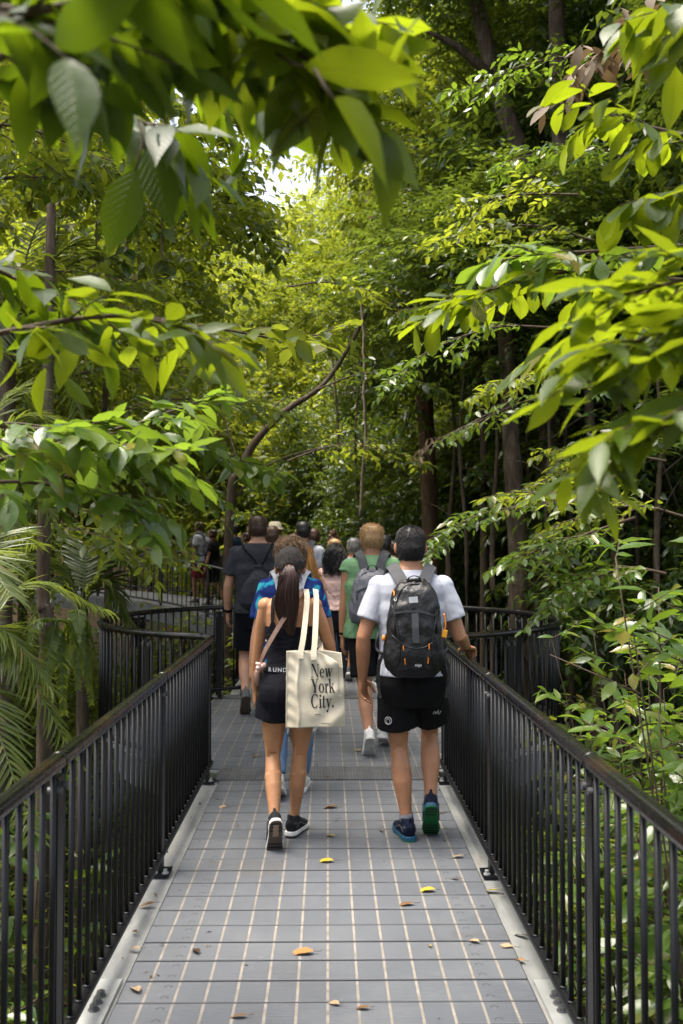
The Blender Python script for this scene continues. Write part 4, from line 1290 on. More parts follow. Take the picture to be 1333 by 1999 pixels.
def text_mesh(body, size, name, m, parent, loc, rot, extrude=.0006, bold=0.0, spacing=1.0):
    c = bpy.data.curves.new(name, 'FONT')
    c.body, c.size, c.extrude, c.space_character, c.offset = body, size, extrude, spacing, bold
    c.align_x, c.align_y = 'CENTER', 'CENTER'
    o = bpy.data.objects.new(name, c); col.objects.link(o)
    me = bpy.data.meshes.new_from_object(o.evaluated_get(bpy.context.evaluated_depsgraph_get()))
    bpy.data.objects.remove(o)
    me.materials.clear(); me.materials.append(m); me.name = name
    q = link(name, me, parent); q.location = loc; q.rotation_euler = rot
    return q

# ------------------------------------------------------------------ the woman with the tote bag
Wm = Person('young woman in black cap, camisole and shorts walking with a ponytail and a tote bag', -.215, 5.66, 1.645, 'f', R(0), 1.0, 'skin_olive',
            feet=[(-.075, -.16, 0.0, 62, 8), (.052, .24, 0, 2, -16)], hands=[(-.205, .12, .81), (.13, .24, .98)], elbows=[(-1, -.35, 0), (.8, -1, -.2)], head=(6, 0, 0), lean=.03, voxel=.006)
k = Wm.k
def cami():
    rr = []
    zs = [r[2] / k for r in Wm.rows]
    for zz in np.linspace(1.0, 1.285, 9):
        y, rx, ry = [np.interp(zz, zs, [r[c] for r in Wm.rows]) for c in (1, 3, 4)]
        rr.append((0, y, zz * k, rx + .007 * k, ry + .008 * k, 2.35))
    me = MB().rings(rr, 40)
    o = remeshed('camisole', me, .006, C_['navyblack'], Wm.root, 2, lambda v: .0028 * noise3(v * np.array([.6, 1, 2.2]), 22, 3, 2))
    for sx in (-1, 1):
        p = smooth_path([(sx * .098 * k, -.093 * k, 1.265 * k), (sx * .100 * k, -.098 * k, 1.34 * k), (sx * .100 * k, -.076 * k, 1.41 * k), (sx * .098 * k, -.03 * k, 1.452 * k), (sx * .095 * k, .03 * k, 1.44 * k), (sx * .09 * k, .09 * k, 1.36 * k)], 20)
        p[:, 1] += Wm.lean * (p[:, 2] - .9 * k)
        MB().ribbon(p, np.linspace(.026, .013, 20) * k, .004, p - np.array([0, 0, 1.25 * k])).build('camisole_strap', C_['navyblack'], Wm.root, False)
        t = MB().ribbon(smooth_path([(sx * .098 * k, -.100 * k, 1.245 * k), (sx * .098 * k, -.098 * k, 1.275 * k), (sx * .099 * k, -.097 * k, 1.31 * k)], 8), np.linspace(.075, .022, 8) * k, .004, (0, -1, 0))
        t.build('camisole_strap', C_['navyblack'], Wm.root, False)
cami()
sh = Wm.bottoms(C_['navyblack'], waist=1.035, length=.42, flare=.030, off=.011, fold=.004, hipx=.004)
# waistband with its lettering
zs = [r[2] / k for r in Wm.rows]
def wrow(zz, g):
    y, rx, ry = [np.interp(zz, zs, [r[c] for r in Wm.rows]) for c in (1, 3, 4)]
    return (0, y, zz * k, rx + g * k, ry + g * k, 2.4)
MB().rings([wrow(1.012, .015), wrow(1.016, .018), wrow(1.046, .018), wrow(1.050, .014)], 48).build('waistband', C_['black'], Wm.root)
r_ = wrow(1.03, .0195)
for i, ch in enumerate('RUNDE'):
    x = -.108 + i * .028
    y = r_[1] - r_[4] * (1 - abs(x / r_[3]) ** 2.4) ** (1 / 2.4)
    tx = x + .01; yx = r_[1] - r_[4] * (1 - abs(tx / r_[3]) ** 2.4) ** (1 / 2.4)
    text_mesh(ch, .032, 'letter', C_['silver'], Wm.root, (x, y - .001, 1.031 * k), (R(90), 0, math.atan2(yx - y, .01)), .0006, .0008)
Wm.shoes(C_['shoe_black'], C_['sole_white'], C_['sole_brown'], C_['sole_tan'])
# cap
def cap():
    b = MB(); f = []
    nu, nv = 48, 16
    V = []
    for j in range(nv + 1):
        ph = PI / 2 * j / nv
        for i in range(nu):
            th = 2 * PI * i / nu
            seam = 1 + .004 * math.cos(6 * th) 
            V.append((.090 * math.cos(th) * math.cos(ph) * seam, -.008 + .112 * math.sin(th) * math.cos(ph) * seam, .085 + .125 * math.sin(ph) ** .92))
    # back edge drops a little, with the opening for the ponytail
    for j in range(nv):
        for i in range(nu):
            th = 2 * PI * (i + .5) / nu; z = .085 + .125 * math.sin(PI / 2 * (j + .5) / nv)
            d = math.hypot(((th - 1.5 * PI)) * .095, (z - .085))
            if d < .040: continue
            l = (i + 1) % nu
            f.append((j * nu + i, j * nu + l, (j + 1) * nu + l, (j + 1) * nu + i))
    b.add(np.array(V) * k, f).xf(Wm.headM)
    o = b.build('cap', C_['cap'], Wm.root)
    so = o.modifiers.new('t', 'SOLIDIFY'); so.thickness = .003; so.offset = 1
    su = o.modifiers.new('s', 'SUBSURF'); su.levels = 1; su.render_levels = 1
    p = np.array([(.0915 * math.cos(a) * k, (-.008 + .1135 * math.sin(a)) * k, .085 * k) for a in np.linspace(1.5 * PI - .55, 1.5 * PI + .55, 14)])
    MB().ribbon(p, .018 * k, .003, np.array([(math.cos(a), math.sin(a), 0) for a in np.linspace(1.5 * PI - .55, 1.5 * PI + .55, 14)])).xf(Wm.headM).build('cap_strap', C_['cap'], o, False)
    arch = np.array([(.092 * math.cos(1.5 * PI + .042 / .095 * math.cos(q)) * k, (-.009 + .1150 * math.sin(1.5 * PI + .44 * math.cos(q))) * k * (1 - .055 * math.sin(q)), (.085 + .042 * math.sin(q)) * k) for q in np.linspace(0, PI, 16)])
    MB().tube(arch, .0035 * k, sides=6).xf(Wm.headM).build('cap_piping', C_['cap'], o)
    for q in range(6):
        th = q * PI / 3 + PI / 6
        pp = np.array([(.0925 * math.cos(th) * math.cos(ph) * k, (-.008 + .1145 * math.sin(th) * math.cos(ph)) * k, (.085 + .127 * math.sin(ph) ** .92) * k) for ph in np.linspace(.42 if 3.9 < th < 5.5 else .05, PI / 2 - .05, 12)])
        MB().tube(pp, .0022 * k, sides=5).xf(Wm.headM).build('cap_seam', C_['cap'], o)
    MB().ball((0, -.008 * k, .212 * k), (.009 * k, .009 * k, .006 * k)).xf(Wm.headM).build('cap_button', C_['cap'], o)
    br = []
    for i in range(13):
        a = R(25 + 130 * i / 12)
        for j in range(5):
            br.append((.088 * math.cos(a) * k * (1 + .06 * j / 4), (-.005 + (.112 + .075 * j / 4 * math.sin(a)) * math.sin(a)) * k, (.092 - .022 * (j / 4) ** 2 - .018 * abs(math.cos(a)) * j / 4) * k))
    bo = MB().add(br, [(i * 5 + j, i * 5 + j + 1, i * 5 + j + 6, i * 5 + j + 5) for i in range(12) for j in range(4)]).xf(Wm.headM).build('cap_brim', C_['cap'], o)
    bo.modifiers.new('t', 'SOLIDIFY').thickness = .003
cap()
hb = Wm.hair('short', M['hair_dark'], 500, .03, 3, -.005, .006)
def ponytail():
    rg = np.random.RandomState(9)
    n = 900
    ctr = smooth_path([(0, -.105, 1.655), (0, -.150, 1.635), (-.004, -.168, 1.57), (-.008, -.165, 1.48), (-.006, -.148, 1.38), (.004, -.132, 1.30), (.012, -.125, 1.23)], 18) * k
    ctr[:, 1] += .03 * k * .7
    wd = np.interp(np.linspace(0, 1, 18), [0, .12, .3, .55, .8, 1], [.018, .022, .044, .050, .036, .010]) * k
    a = rg.uniform(0, 6.28, n); q = np.sqrt(rg.uniform(0, 1, n))
    ox, oy = np.cos(a) * q, np.sin(a) * q * .55
    ln = rg.uniform(.72, 1.0, n)
    t = np.linspace(0, 1, 14)
    path = np.zeros((n, 14, 3))
    for j in range(14):
        u = t[j] * ln
        for c in range(3): path[:, j, c] = np.interp(u, np.linspace(0, 1, 18), ctr[:, c])
        w_ = np.interp(u, np.linspace(0, 1, 18), wd)
        wob = .16 * np.sin(u * 9 + a * 3) * u
        wob2 = .30 * np.sin(u * 5 + 1) * u + .2 * np.sin(u * 13 + a) * u
        path[:, j, 0] += (ox * (1 + .5 * (u > .3) * np.abs(np.sin(7 * a))) + wob + wob2) * w_; path[:, j, 1] += oy * w_
    tubes_mesh('ponytail', path, rg.uniform(.0012, .0028, n), M['hair_dark'], Wm.root, 4)
    MB().tube(ctr[:15], wd[:15] * .6, wd[:15] * .36, 12, (0, 1, 0)).build('ponytail_core', M['hair_dark'], Wm.root)
ponytail()

# tote bag: two canvas panels joined at the sides and bottom, the opening sagging on the right
def tote():
    W_, H_ = .315, .415
    c0 = np.array([-.008, -.235, .672])                      # bottom left corner in the woman's frame
    yawb = R(7)
    ux = np.array([math.cos(yawb), math.sin(yawb), 0.0]); nb = np.array([math.sin(yawb), -math.cos(yawb), 0.0])   # nb: outward, towards the viewer
    root, off = Wm.item('tote_bag', 'cream canvas tote bag printed New York City, carried by the woman in the cap', 'tote bag', c0 + ux * W_ / 2)
    def top(u): return 1.0 - .235 * np.clip((u - .56) / .44, 0, 1) ** 1.15 + .012 * np.sin(u * 9)
    def front(u, v):
        u, v = np.asarray(u, float), np.asarray(v, float)
        tp = top(u); z = v * tp
        bul = .042 * np.sin(np.clip(u, 0, 1) * PI) ** .7 * (1 - .55 * v) + .006
        wr = .009 * np.sin(26 * u + 9 * v + 2 * np.sin(7 * v)) * (1 - np.abs(2 * u - 1)) * v + .011 * np.sin(15 * (u * .5 - v) + 4 * u) * np.exp(-((u - .80) / .22) ** 2)
        wr -= .020 * np.clip((.19 - u) / .19, 0, 1) - .004 * np.sin(17 * v + 5) * np.exp(-((u - .5) / .3) ** 2); wr += .010 * np.exp(-((u - .19 - .02 * np.sin(9 * v)) / .022) ** 2) + .0035 * np.sin(38 * v + 22 * u) * np.exp(-(u / .16) ** 2) - .010 * np.exp(-((u - .93 + (1 - v) * .05) / .03) ** 2) * (v > .5)
        x = u * W_ * (1 + .03 * (1 - v)) - .004 * (1 - v) + .008 * np.maximum(0, v - .6) * (u > .9) * -3
        return c0 + ux * x[..., None] + nb * (bul + wr)[..., None] + UP * (z * H_ + .010 * np.sin(u * 3) * (1 - v))[..., None]
    def backp(u, v):
        x = u * W_ * (1 + .03 * (1 - v)) - .004 * (1 - v) - .05 * W_ * np.clip((u - .6) / .4, 0, 1) * v
        return c0 + ux * x[..., None] - nb * (.028 * np.sin(np.clip(u, 0, 1) * PI) ** .7 + .004)[..., None] + UP * (v * H_ * (1 - .03 * np.clip((u - .7) / .3, 0, 1)) + .010 * np.sin(u * 3) * (1 - v))[..., None]
    nu, nv = 56, 56
    U, V = np.meshgrid(np.linspace(0, 1, nu), np.linspace(0, 1, nv))
    t = NT('natural_canvas')
    c = t.ramp(t.noise(6, 4), [(.3, (.50, .44, .325)), (.7, (.62, .56, .43))])
    h = t.math('ADD', t.noise(14, 5, .6), t.math('MULTIPLY', t.noise(700, 1), .08))
    cm = t.done(t.bsdf(c, .9, 0, t.bump(h, .35, .012), .15))
    f = [(j * nu + i, j * nu + i + 1, (j + 1) * nu + i + 1, (j + 1) * nu + i) for j in range(nv - 1) for i in range(nu - 1)]
    b = MB(); b.add(front(U, V).reshape(-1, 3) + off, f); b.add(backp(U, V).reshape(-1, 3) + off, [q[::-1] for q in f])
    n1 = nu * nv                                             # sew sides and bottom
    for i in range(nu - 1): b.f.append((i + 1, i, n1 + i, n1 + i + 1))
    for j in range(nv - 1):
        b.f.append((j * nu, (j + 1) * nu, n1 + (j + 1) * nu, n1 + j * nu))
        b.f.append(((j + 1) * nu + nu - 1, j * nu + nu - 1, n1 + j * nu + nu - 1, n1 + (j + 1) * nu + nu - 1))
    o = b.build('bag_body', cm, root); so = o.modifiers.new('t', 'SOLIDIFY'); so.thickness = .002
    # hem stitch
    # handles over the right shoulder
    for u0, x1, fr in ((.235, .098, 1), (.455, .150, 1)):
        a = front(np.array(u0), np.array(.985)) if fr else backp(np.array(u0), np.array(.98))
        a2 = front(np.array(u0), np.array(.90))
        pts = [a2 + nb * .004, a + nb * .004, a * .6 + np.array([x1, -.10, 1.30]) * .4 + nb * .02, np.array([x1, -.098, 1.345]), np.array([x1 - .004, -.045, 1.402]), np.array([x1 - .006, .02, 1.40]), np.array([x1 + .005, .10, 1.30]), np.array([.17, .05, 1.12]), backp(np.array(u0 + .15), np.array(.97))]
        p = smooth_path(pts, 36)
        ref = np.vstack([np.repeat(nb[None], 14, 0), p[14:] - np.array([.10, .02, 1.25])])
        bb = MB().ribbon(p + off, .030, .003, ref); bb.build('handle', cm, root, False)
    pl = []
    for tx, v0 in (('New', .655), ('York', .455), ('City.', .255)):
        ps, xe = word(tx, .405, v0, .180)
        ps = [[(.405 + (x - .405) * .98 * (.90 if tx == 'York' else (.86 if tx == 'New' else .93)), y) for x, y in q] for q in ps]
        pl += ps
    mb = MB()
    for q in pl:
        q = np.array(q)                                      # subdivide each stroke so that it hugs the cloth
        m_ = 5
        if len(q) != 4: continue
        a, bq = np.linspace(0, 1, m_), np.linspace(0, 1, m_)
        A, B = np.meshgrid(a, bq)
        g = (q[0] * ((1 - A) * (1 - B))[..., None] + q[1] * (A * (1 - B))[..., None] + q[2] * (A * B)[..., None] + q[3] * ((1 - A) * B)[..., None]).reshape(-1, 2)
        uu, vv = g[:, 0], g[:, 1] / top(g[:, 0])
        pt = front(np.clip(uu, 0, .985), np.clip(vv, 0, .985)) + nb * .0028
        fc = [(j * m_ + i, j * m_ + i + 1, (j + 1) * m_ + i + 1, (j + 1) * m_ + i) for j in range(m_ - 1) for i in range(m_ - 1)]
        mb.add(pt + off, fc)
    mb.build('lettering', C_['ink'], root, False)
    for u, v, wd in ((.52, .165, .10), (.66, .045, .16)):         # tiny unreadable lines of print
        uu = np.linspace(u - wd / 2, u + wd / 2, 12)
        q = MB()
        for a in uu[:-1]:
            p = front(np.array([a, a + wd / 16, a + wd / 16, a]), np.array([v, v, v + .010, v + .010])) + nb * .0028
            q.add(p + off, [(0, 1, 2, 3)])
        q.build('small_print', C_['ink'], root, False)
tote()
# crossbody bag
def crossbody():
    base = (-.175, .02, .955)
    root, off = Wm.item('crossbody_bag', 'small taupe crossbody bag at the hip of the woman in the cap', 'bag', base)
    pts = [(-.165, -.055, .985), (-.140, -.098, 1.06), (-.080, -.118, 1.17), (-.020, -.122, 1.27), (.040, -.095, 1.36), (.070, -.04, 1.402), (.072, .03, 1.395), (.03, .10, 1.30), (-.06, .115, 1.17), (-.14, .09, 1.03), (-.17, .03, .985)]
    p = smooth_path(pts, 50); ref = p - np.array([0, .02, 1.17]); ref[:, 2] *= .4
    put(MB().ribbon(p, .026, .004, ref), off, 'bag_strap', C_['leather'], root, False)
    b = MB().rings([(-.178, .03, .865, .012, .055, 3), (-.182, .03, .875, .022, .07, 3), (-.182, .03, .945, .022, .07, 3), (-.178, .03, .965, .012, .06, 3)], 24)
    put(b, off, 'pouch', C_['leather'], root)
    rg = np.random.RandomState(2); sc_ = MB()
    for i in range(7):
        sc_.ball(np.array([-.168, -.062, .995]) + rg.normal(0, .012, 3), rg.uniform(.009, .015))
    m = remesh_ = remeshed('scrunchie', MB().add(np.concatenate(sc_.v) + off, sc_.f), .004, C_['pink'], root, 1)
crossbody()

# ------------------------------------------------------------------ the man with the black backpack
Mn = Person('dark haired man in white T-shirt and black shorts walking with his hand on the rail', .475, 5.70, 1.775, 'm', R(0), 1.0, 'skin_tan',
            feet=[(-.048, .13, 0, 0, 10), (.115, .045, .035, 50, -5)], hands=[(-.275, .05, .895), (.345, .22, 1.058)], elbows=[(-.75, -1, 0), (.0, -1, -.5)], head=(2, 0, 0), lean=.02, voxel=.006, wide=1.0,
            hand_pose=[{'curl': 30, 'palm': (.75, -.55, 0), 'dir': (.05, .12, -1), 'thumbdir': (1, .2, 0)}, {'curl': 34, 'palm': (-.1, -.25, -1), 'dir': (.35, .80, -.16), 'thumbdir': (-1, .3, 0)}])
Mn.shirt(C_['white'], hem=.915, sleeve=.66, off=.016, loose=.012, fold=.0022, seed=3)
Mshorts = Mn.bottoms(C_['black'], waist=1.0, length=.70, flare=.040, off=.016, fold=.007, seed=4, hipx=.012)
Mn.shoes(C_['shoe_navy'], C_['teal'], C_['green_sole'], sock=C_['grey'])
Mn.hair('short', M['hair_black'], 6000, .014, 5, .004, .0065)
k = Mn.k
def mark():
    o = MB().tube([( .0 + .020 * math.cos(a), 0, .020 * math.sin(a)) for a in np.linspace(0, 2 * PI, 25)], .0022, sides=5)
    o.tube([(-.009, 0, -.012), (-.009, 0, .004), (0, 0, .011), (.009, 0, .004), (.009, 0, -.012)], .0022, sides=5)
    q = o.build('emblem', C_['silver'], Mn.root); return q
def on_back(ob, x, z):
    """where a line from behind meets the back of a garment, and the yaw of the cloth there"""
    ok, a, n_, _ = ob.ray_cast(Vector((x, -1, z)), Vector((0, 1, 0)))
    return (a if ok else Vector((x, -.15, z))) + Vector((0, -.002, 0)), (math.atan2(n_.x, -n_.y) if ok else 0)
q = mark(); q.location, yq = on_back(Mshorts, -.135, .675); q.rotation_euler = (0, 0, yq)
sgn = MB()
for pts in ([(0, 0), (.008, .026), (.012, .0), (.018, .014)], [(.018, .014), (.024, .0), (.036, .038), (.030, -.006), (.048, .012)]):
    sgn.tube(smooth_path([(a, 0, b) for a, b in pts], 14), .0016, sides=5)
q = sgn.build('emblem', C_['silver'], Mn.root); q.location, yq = on_back(Mshorts, .125, .70); q.rotation_euler = (0, R(-8), yq); q.location.y -= .006
backpack(Mn, 'black nylon hiking backpack with orange cords worn by the man in the white T-shirt', C_['pack_black'], C_['strap_grey'], w=.145, z0=.925, z1=1.455, depth=.095, back=.130)
root, off, surf, seam, strap, rows = Mn.pack
strap([(-.005, 1.275), (-.004, 1.20), (0, 1.12)], .036, 'centre_strap', C_['strap_grey'], .005)
strap([(-.115, 1.275), (-.05, 1.285), (.03, 1.283), (.10, 1.262)], .010, 'pocket_zip', C_['strap_grey'], .004)
strap([(-.035, 1.345), (-.01, 1.347), (.012, 1.349)], .032, 'logo_patch', C_['silver'], .004)
strap([(-.10, .962), (0, .957), (.10, .962)], .05, 'base_panel', C_['black'], .003)
for a, b, c, d in ((-.068, 1.105, -.066, 1.08), (.070, 1.115, .069, 1.085), (-.060, 1.035, -.056, 1.005), (.066, 1.04, .064, 1.01)):
    seam([(a, b), ((a + c) / 2, (b + d) / 2), (c, d)], .0035, 'orange_loop', C_['orange'], .004)
seam([(-.116, 1.395), (-.111, 1.38), (-.113, 1.365)], .004, 'zip_pull', C_['orange'], .006)
seam([(-.105, 1.36), (-.113, 1.348), (-.105, 1.34), (-.10, 1.352)], .002, 'zip_pull', C_['silver'], .008)
for sx in (-1, 1):
    seam([(sx * .125, 1.32), (sx * .10, 1.20), (sx * .085, 1.08), (sx * .10, .99)], .0045, 'compression_strap', C_['pack_black'], .003)
seam([(-.13, 1.16), (-.05, 1.10), (.04, 1.095), (.13, 1.15)], .004, 'pocket_seam', C_['pack_black'], .002)
put(MB().tube(smooth_path([(.158 * k, -.235 * k, 1.27 * k), (.166 * k, -.245 * k, 1.22 * k), (.160 * k, -.25 * k, 1.18 * k)], 10), .004, sides=6), off, 'cord', C_['orange'], root)
tg = MB().box(-.014, .014, -.004, .004, -.022, .02); tg.xf(Matrix.Translation((.158 * k, -.268 * k, 1.165 * k)) @ Matrix.Rotation(R(12), 4, 'Y')); put(tg, off, 'key_tag', C_['orange_y'], root, False, .003)
tg = MB().ball((-.168 * k, -.25 * k, 1.14 * k), (.010, .012, .016)); put(tg, off, 'toggle', C_['orange'], root)
text_mesh('edge', .020, 'lettering', C_['silver'], root, Vector((.012 * k, surf(.012 * k, 1.0 * k) - .0065, 1.002 * k)) + Vector(off), (R(90), 0, 0), .0004)
for sx, dx in ((-1, 0), (1, .01)):                              # hanging strap ends
    p = smooth_path([(sx * .155 * k, -.10 * k, 1.05 * k), (sx * (.185 + dx) * k, -.115 * k, .98 * k), (sx * .190 * k, -.12 * k, .86 * k), (sx * .18 * k, -.13 * k, .80 * k)], 14)
    put(MB().ribbon(p, .016, .003, (0, -1, 0)), off, 'strap_end', C_['pack_black'], root, False)
# his bracelet
def band(P, i, m, nm, r=.034, wd=.007, t=.06):
    sh_, e, w_ = P.arm[i]; d = nrm(w_ - e); c = w_ - d * t * .5
    MB().tube([c - d * wd, c + d * wd], r * P.k, sides=18, ref=(0, 1, .2)).build(nm, m, P.root)
band(Mn, 1, C_['black'], 'wristband', .031, .004)

# ------------------------------------------------------------------ the others, from near to far
def X(px, d): return (px - 640) / F * d
J = Person('curly haired youth in blue tie-dye T-shirt and jeans behind the woman in the cap', X(567, 6.75), 6.75, 1.715, 'm', 0, .92, 'skin_fair', feet=[(-.07, -.08, 0, 25, 0), (.085, .20, 0, 0, -4)], head=(4, 0, 6), voxel=.009)
J.shirt(C_['tiedye'], .90, .75, .024, loose=.02, seed=7); J.bottoms(C_['jeans'], 1.0, 1.93, .006, .016, 'jeans')
J.shoes(C_['shoe_white'], C_['sole_white'], C_['sole_white'], detail=False)
J.hair('curly', M['hair_lbrown'], 1500, .035, 6, .03, .020, .010)
backpack(J, 'grey backpack worn by the youth in the blue tie-dye T-shirt', C_['pack_grey'], simple('pale_grey_webbing', (.30, .31, .33), .7), w=.125, z0=1.02, z1=1.40, depth=.06)
G = Person('sandy haired man in green tank top with a grey backpack behind the man in white', X(726, 8.25), 8.25, 1.845, 'm', R(-2), 1.0, 'skin_tan', feet=[(-.03, -.30, 0, 45, 4), (.10, .10, .02, 20, -6)], hands=[(-.245, .02, .88), (.24, .12, .86)], elbows=[(-.6, -1, 0), (.6, -1, 0)], head=(2, 0, 0), voxel=.009, wide=1.02)
G.shirt(C_['green'], .86, .12, .022, loose=.03, seed=9, name='tank_top'); G.bottoms(C_['black'], 1.0, .85, .03, .016)
G.shoes(C_['shoe_white'], C_['sole_white'], C_['sole_white'], detail=False)
G.hair('short', M['hair_blond'], 2200, .024, 7, .012, .013)
backpack(G, 'dark grey backpack worn by the man in the green tank top', C_['pack_grey'], C_['strap_grey'], w=.155, z0=.97, z1=1.40, depth=.10)
root, off, surf, seam, strap, rows = G.pack
strap([(-.12, 1.22), (-.06, 1.25), (.06, 1.25), (.12, 1.22)], .014, 'pocket_zip', C_['strap_grey'])
strap([(-.11, 1.10), (0, 1.12), (.11, 1.10)], .012, 'pocket_zip', C_['strap_grey'])
band(G, 0, C_['black'], 'wristband', .034, .008)
D = Person('tall man in charcoal T-shirt with a drawstring bag on his back', X(503, 10.0), 10.0, 1.965, 'm', R(2), 1.03, 'skin_fair', feet=[(-.11, -.15, 0.03, 45, 5), (.10, .24, 0, 0, -4)], hands=[(-.30, .08, .98), (.29, .1, .95)], elbows=[(-.7, -1, 0), (.7, -1, 0)], head=(3, 0, 0), voxel=.010, wide=1.05)
D.shirt(C_['charcoal'], .88, .68, .022, loose=.018, seed=11); D.bottoms(C_['navyblack'], 1.0, .85, .03, .016)
D.shoes(C_['shoe_grey'], C_['shoe_grey'], C_['sole_brown'], detail=False)
D.hair('short', M['hair_brown'], 2000, .018, 8, .010, .010)
band(D, 0, C_['black'], 'wristwatch', .036, .014)
def drawstring():
    kk = D.k; base = np.array([.02, -.17, .95]) * kk
    root, off = D.item('drawstring_bag', 'black drawstring bag on the back of the tall man in the charcoal T-shirt', 'bag', base)
    b = MB().rings([(.01 * kk, -.19 * kk, .93 * kk, .13 * kk, .03 * kk, 2.5), (.01 * kk, -.205 * kk, .97 * kk, .155 * kk, .06 * kk, 2.5), (.01 * kk, -.205 * kk, 1.08 * kk, .145 * kk, .07 * kk, 2.4), (.015 * kk, -.19 * kk, 1.19 * kk, .10 * kk, .055 * kk, 2.3), (.02 * kk, -.17 * kk, 1.25 * kk, .045 * kk, .035 * kk), (.02 * kk, -.165 * kk, 1.27 * kk, .030 * kk, .026 * kk), (.02 * kk, -.17 * kk, 1.305 * kk, .042 * kk, .034 * kk)], 30)
    b.v = [v + off for v in b.v]
    remeshed('sack', b, .008, C_['charcoal'], root, 3, lambda v: .006 * noise3(v * np.array([1.8, 1, .35]), 26, 4, 2))
    for sx in (-1, 1):
        p = smooth_path([(.02 * kk, -.17 * kk, 1.27 * kk), (.02 * kk + sx * .05 * kk, -.145 * kk, 1.36 * kk), (sx * .115 * kk, -.118 * kk, 1.45 * kk), (sx * .135 * kk, -.03 * kk, 1.505 * kk), (sx * .14 * kk, .06 * kk, 1.46 * kk), (sx * .17 * kk, .13 * kk, 1.25 * kk), (sx * .205 * kk, .0, 1.05 * kk), (sx * .12 * kk, -.17 * kk, .97 * kk)], 30)
        put(MB().tube(p, .008 * kk, sides=7), off, 'cord', C_['black'], root)
drawstring()
Pk = Person('woman with black curly hair in pale pink sleeveless top and leggings', X(654, 11.3), 11.3, 1.68, 'f', R(-3), 1.05, 'skin_fair', feet=[(-.06, .14, 0, 0, 0), (.08, -.22, 0, 48, 0)], voxel=.010, hands=[(-.22, .1, .85), (.24, .1, .85)])
Pk.shirt(C_['pink'], .97, .10, .024, loose=.03, seed=13, name='sleeveless_top'); Pk.bottoms(C_['leggings'], 1.04, 1.95, .0, .006, 'leggings', fold=.001)
Pk.shoes(C_['shoe_white'], C_['sole_white'], simple('beige_sole', (.40, .36, .31), .7), detail=False)
hb = Pk.hair('curly', M['hair_black'], 600, .03, 9, .01, .016, .008)
def long_hair(P, mat, n, length, width, seed, curl=0.0, r=.003, start=.07, name='long_hair'):
    rg = np.random.RandomState(seed); kk = P.k
    a = rg.uniform(-1, 1, n); z = rg.uniform(start - .03, start + .09, n)
    Q = np.stack([a * width * .85, -.085 - .03 * np.sqrt(np.clip(1 - a * a, 0, 1)), z], 1) * kk
    Mh = np.array(P.headM); Q = Q @ Mh[:3, :3].T + Mh[:3, 3]
    A = nrm(np.stack([a * .38, -.28 + rg.normal(0, .10, n), -np.ones(n)], 1) + rg.normal(0, .08, (n, 3)))
    P.strands(Q, A, length * rg.uniform(.55, 1.1, n) * kk, r, mat, P.root, rg, curl, name, 12, .15)
long_hair(Pk, M['hair_black'], 900, .21, .100, 4, .014, .0045)
O = Person('woman with copper hair in peach top between the curly haired youth and the pink top', X(592, 8.9), 8.9, 1.66, 'f', 0, 1.0, 'skin_fair', voxel=.012)
O.shirt(C_['peach'], .9, .3, .02, seed=15); O.bottoms(C_['jeans'], 1.0, 1.9, .004, .012, 'jeans'); O.shoes(C_['shoe_white'], C_['sole_white'], C_['sole_white'], detail=False)
O.hair('short', M['hair_orange'], 700, .03, 10, .01, .014); long_hair(O, M['hair_orange'], 800, .34, .095, 5, .004)
def other(label, px, d, top, sex, sk, hairm, kind, shirt, pants, n=600, pack=None, hl=None, yaw=0, sleeve=.6, z=0.0, girth=1.0, hat=False, bun=False, packm='pack_black', lenh=.02, strapm=None):
    H = 1.66 - (top - 1065) / F * d - z
    P = Person(label, X(px, d), d, H, sex, yaw, girth, sk, voxel=.013, z=z, feet=[(-.08, -.15 if int(px) % 2 else .2, 0, 30 if int(px) % 2 else 0, 4), (.08, .2 if int(px) % 2 else -.15, 0, 0 if int(px) % 2 else 30, -4)])
    P.shirt(C_[shirt], .88, sleeve, .02, seed=int(px)); P.bottoms(C_[pants], 1.0, 1.9 if pants in ('jeans', 'leggings') else .85, .015, .014, 'trousers' if pants in ('jeans', 'leggings') else 'shorts')
    P.shoes(C_['shoe_grey'], C_['sole_white'], C_['sole_white'], detail=False)
    P.hair('short', M[hairm], n, lenh, int(px), .008, .010)
    if kind == 'long': long_hair(P, M[hairm], 500, .26, .09, int(px), .004, .0035)
    if pack: backpack(P, pack, C_[packm], C_[strapm or 'strap_grey'], w=.14, z0=1.0, z1=1.42, depth=.09, voxel=.012)
    kk = P.k
    if bun:
        rg = np.random.RandomState(4)
        b = MB()
        for i in range(16): b.ball(np.array([0, -.075, .205]) * kk + rg.normal(0, .022, 3), rg.uniform(.02, .034))
        b.xf(P.headM); remeshed('bun', b, .008, M[hairm], P.root, 1)
    if hat:
        b = MB().rings([(0, -.005, .115, .150, .165), (0, -.005, .118, .155, .170), (0, -.005, .135, .105, .120), (0, -.005, .15, .097, .112), (0, -.005, .215, .082, .096, 2.4), (0, -.005, .228, .05, .06)], 28)
        b.v = [v * kk for v in b.v]; b.xf(P.headM); b.build('sun_hat', C_['hat'], P.root)
    return P
other('boy with brown hair just behind the shoulder of the tall man in charcoal', 531, 12.3, 1026, 'm', 'skin_fair', 'hair_brown', 'short', 'grey', 'jeans')
other('dark haired man in white T-shirt with a dark green pack strap', 592, 12.6, 1017, 'm', 'skin_tan', 'hair_black', 'short', 'white', 'black', pack='slim dark green daypack on the dark haired man in the white T-shirt', packm='darkblue')
other('grey haired walker in a blue grey collared shirt', 691, 12.4, 1049, 'm', 'skin_tan', 'hair_grey', 'short', 'greyblue', 'khaki', 900)
other('blond woman partly hidden behind the woman in the pink top', 653, 13.2, 1051, 'f', 'skin_fair', 'hair_blond', 'long', 'lightblue', 'jeans')
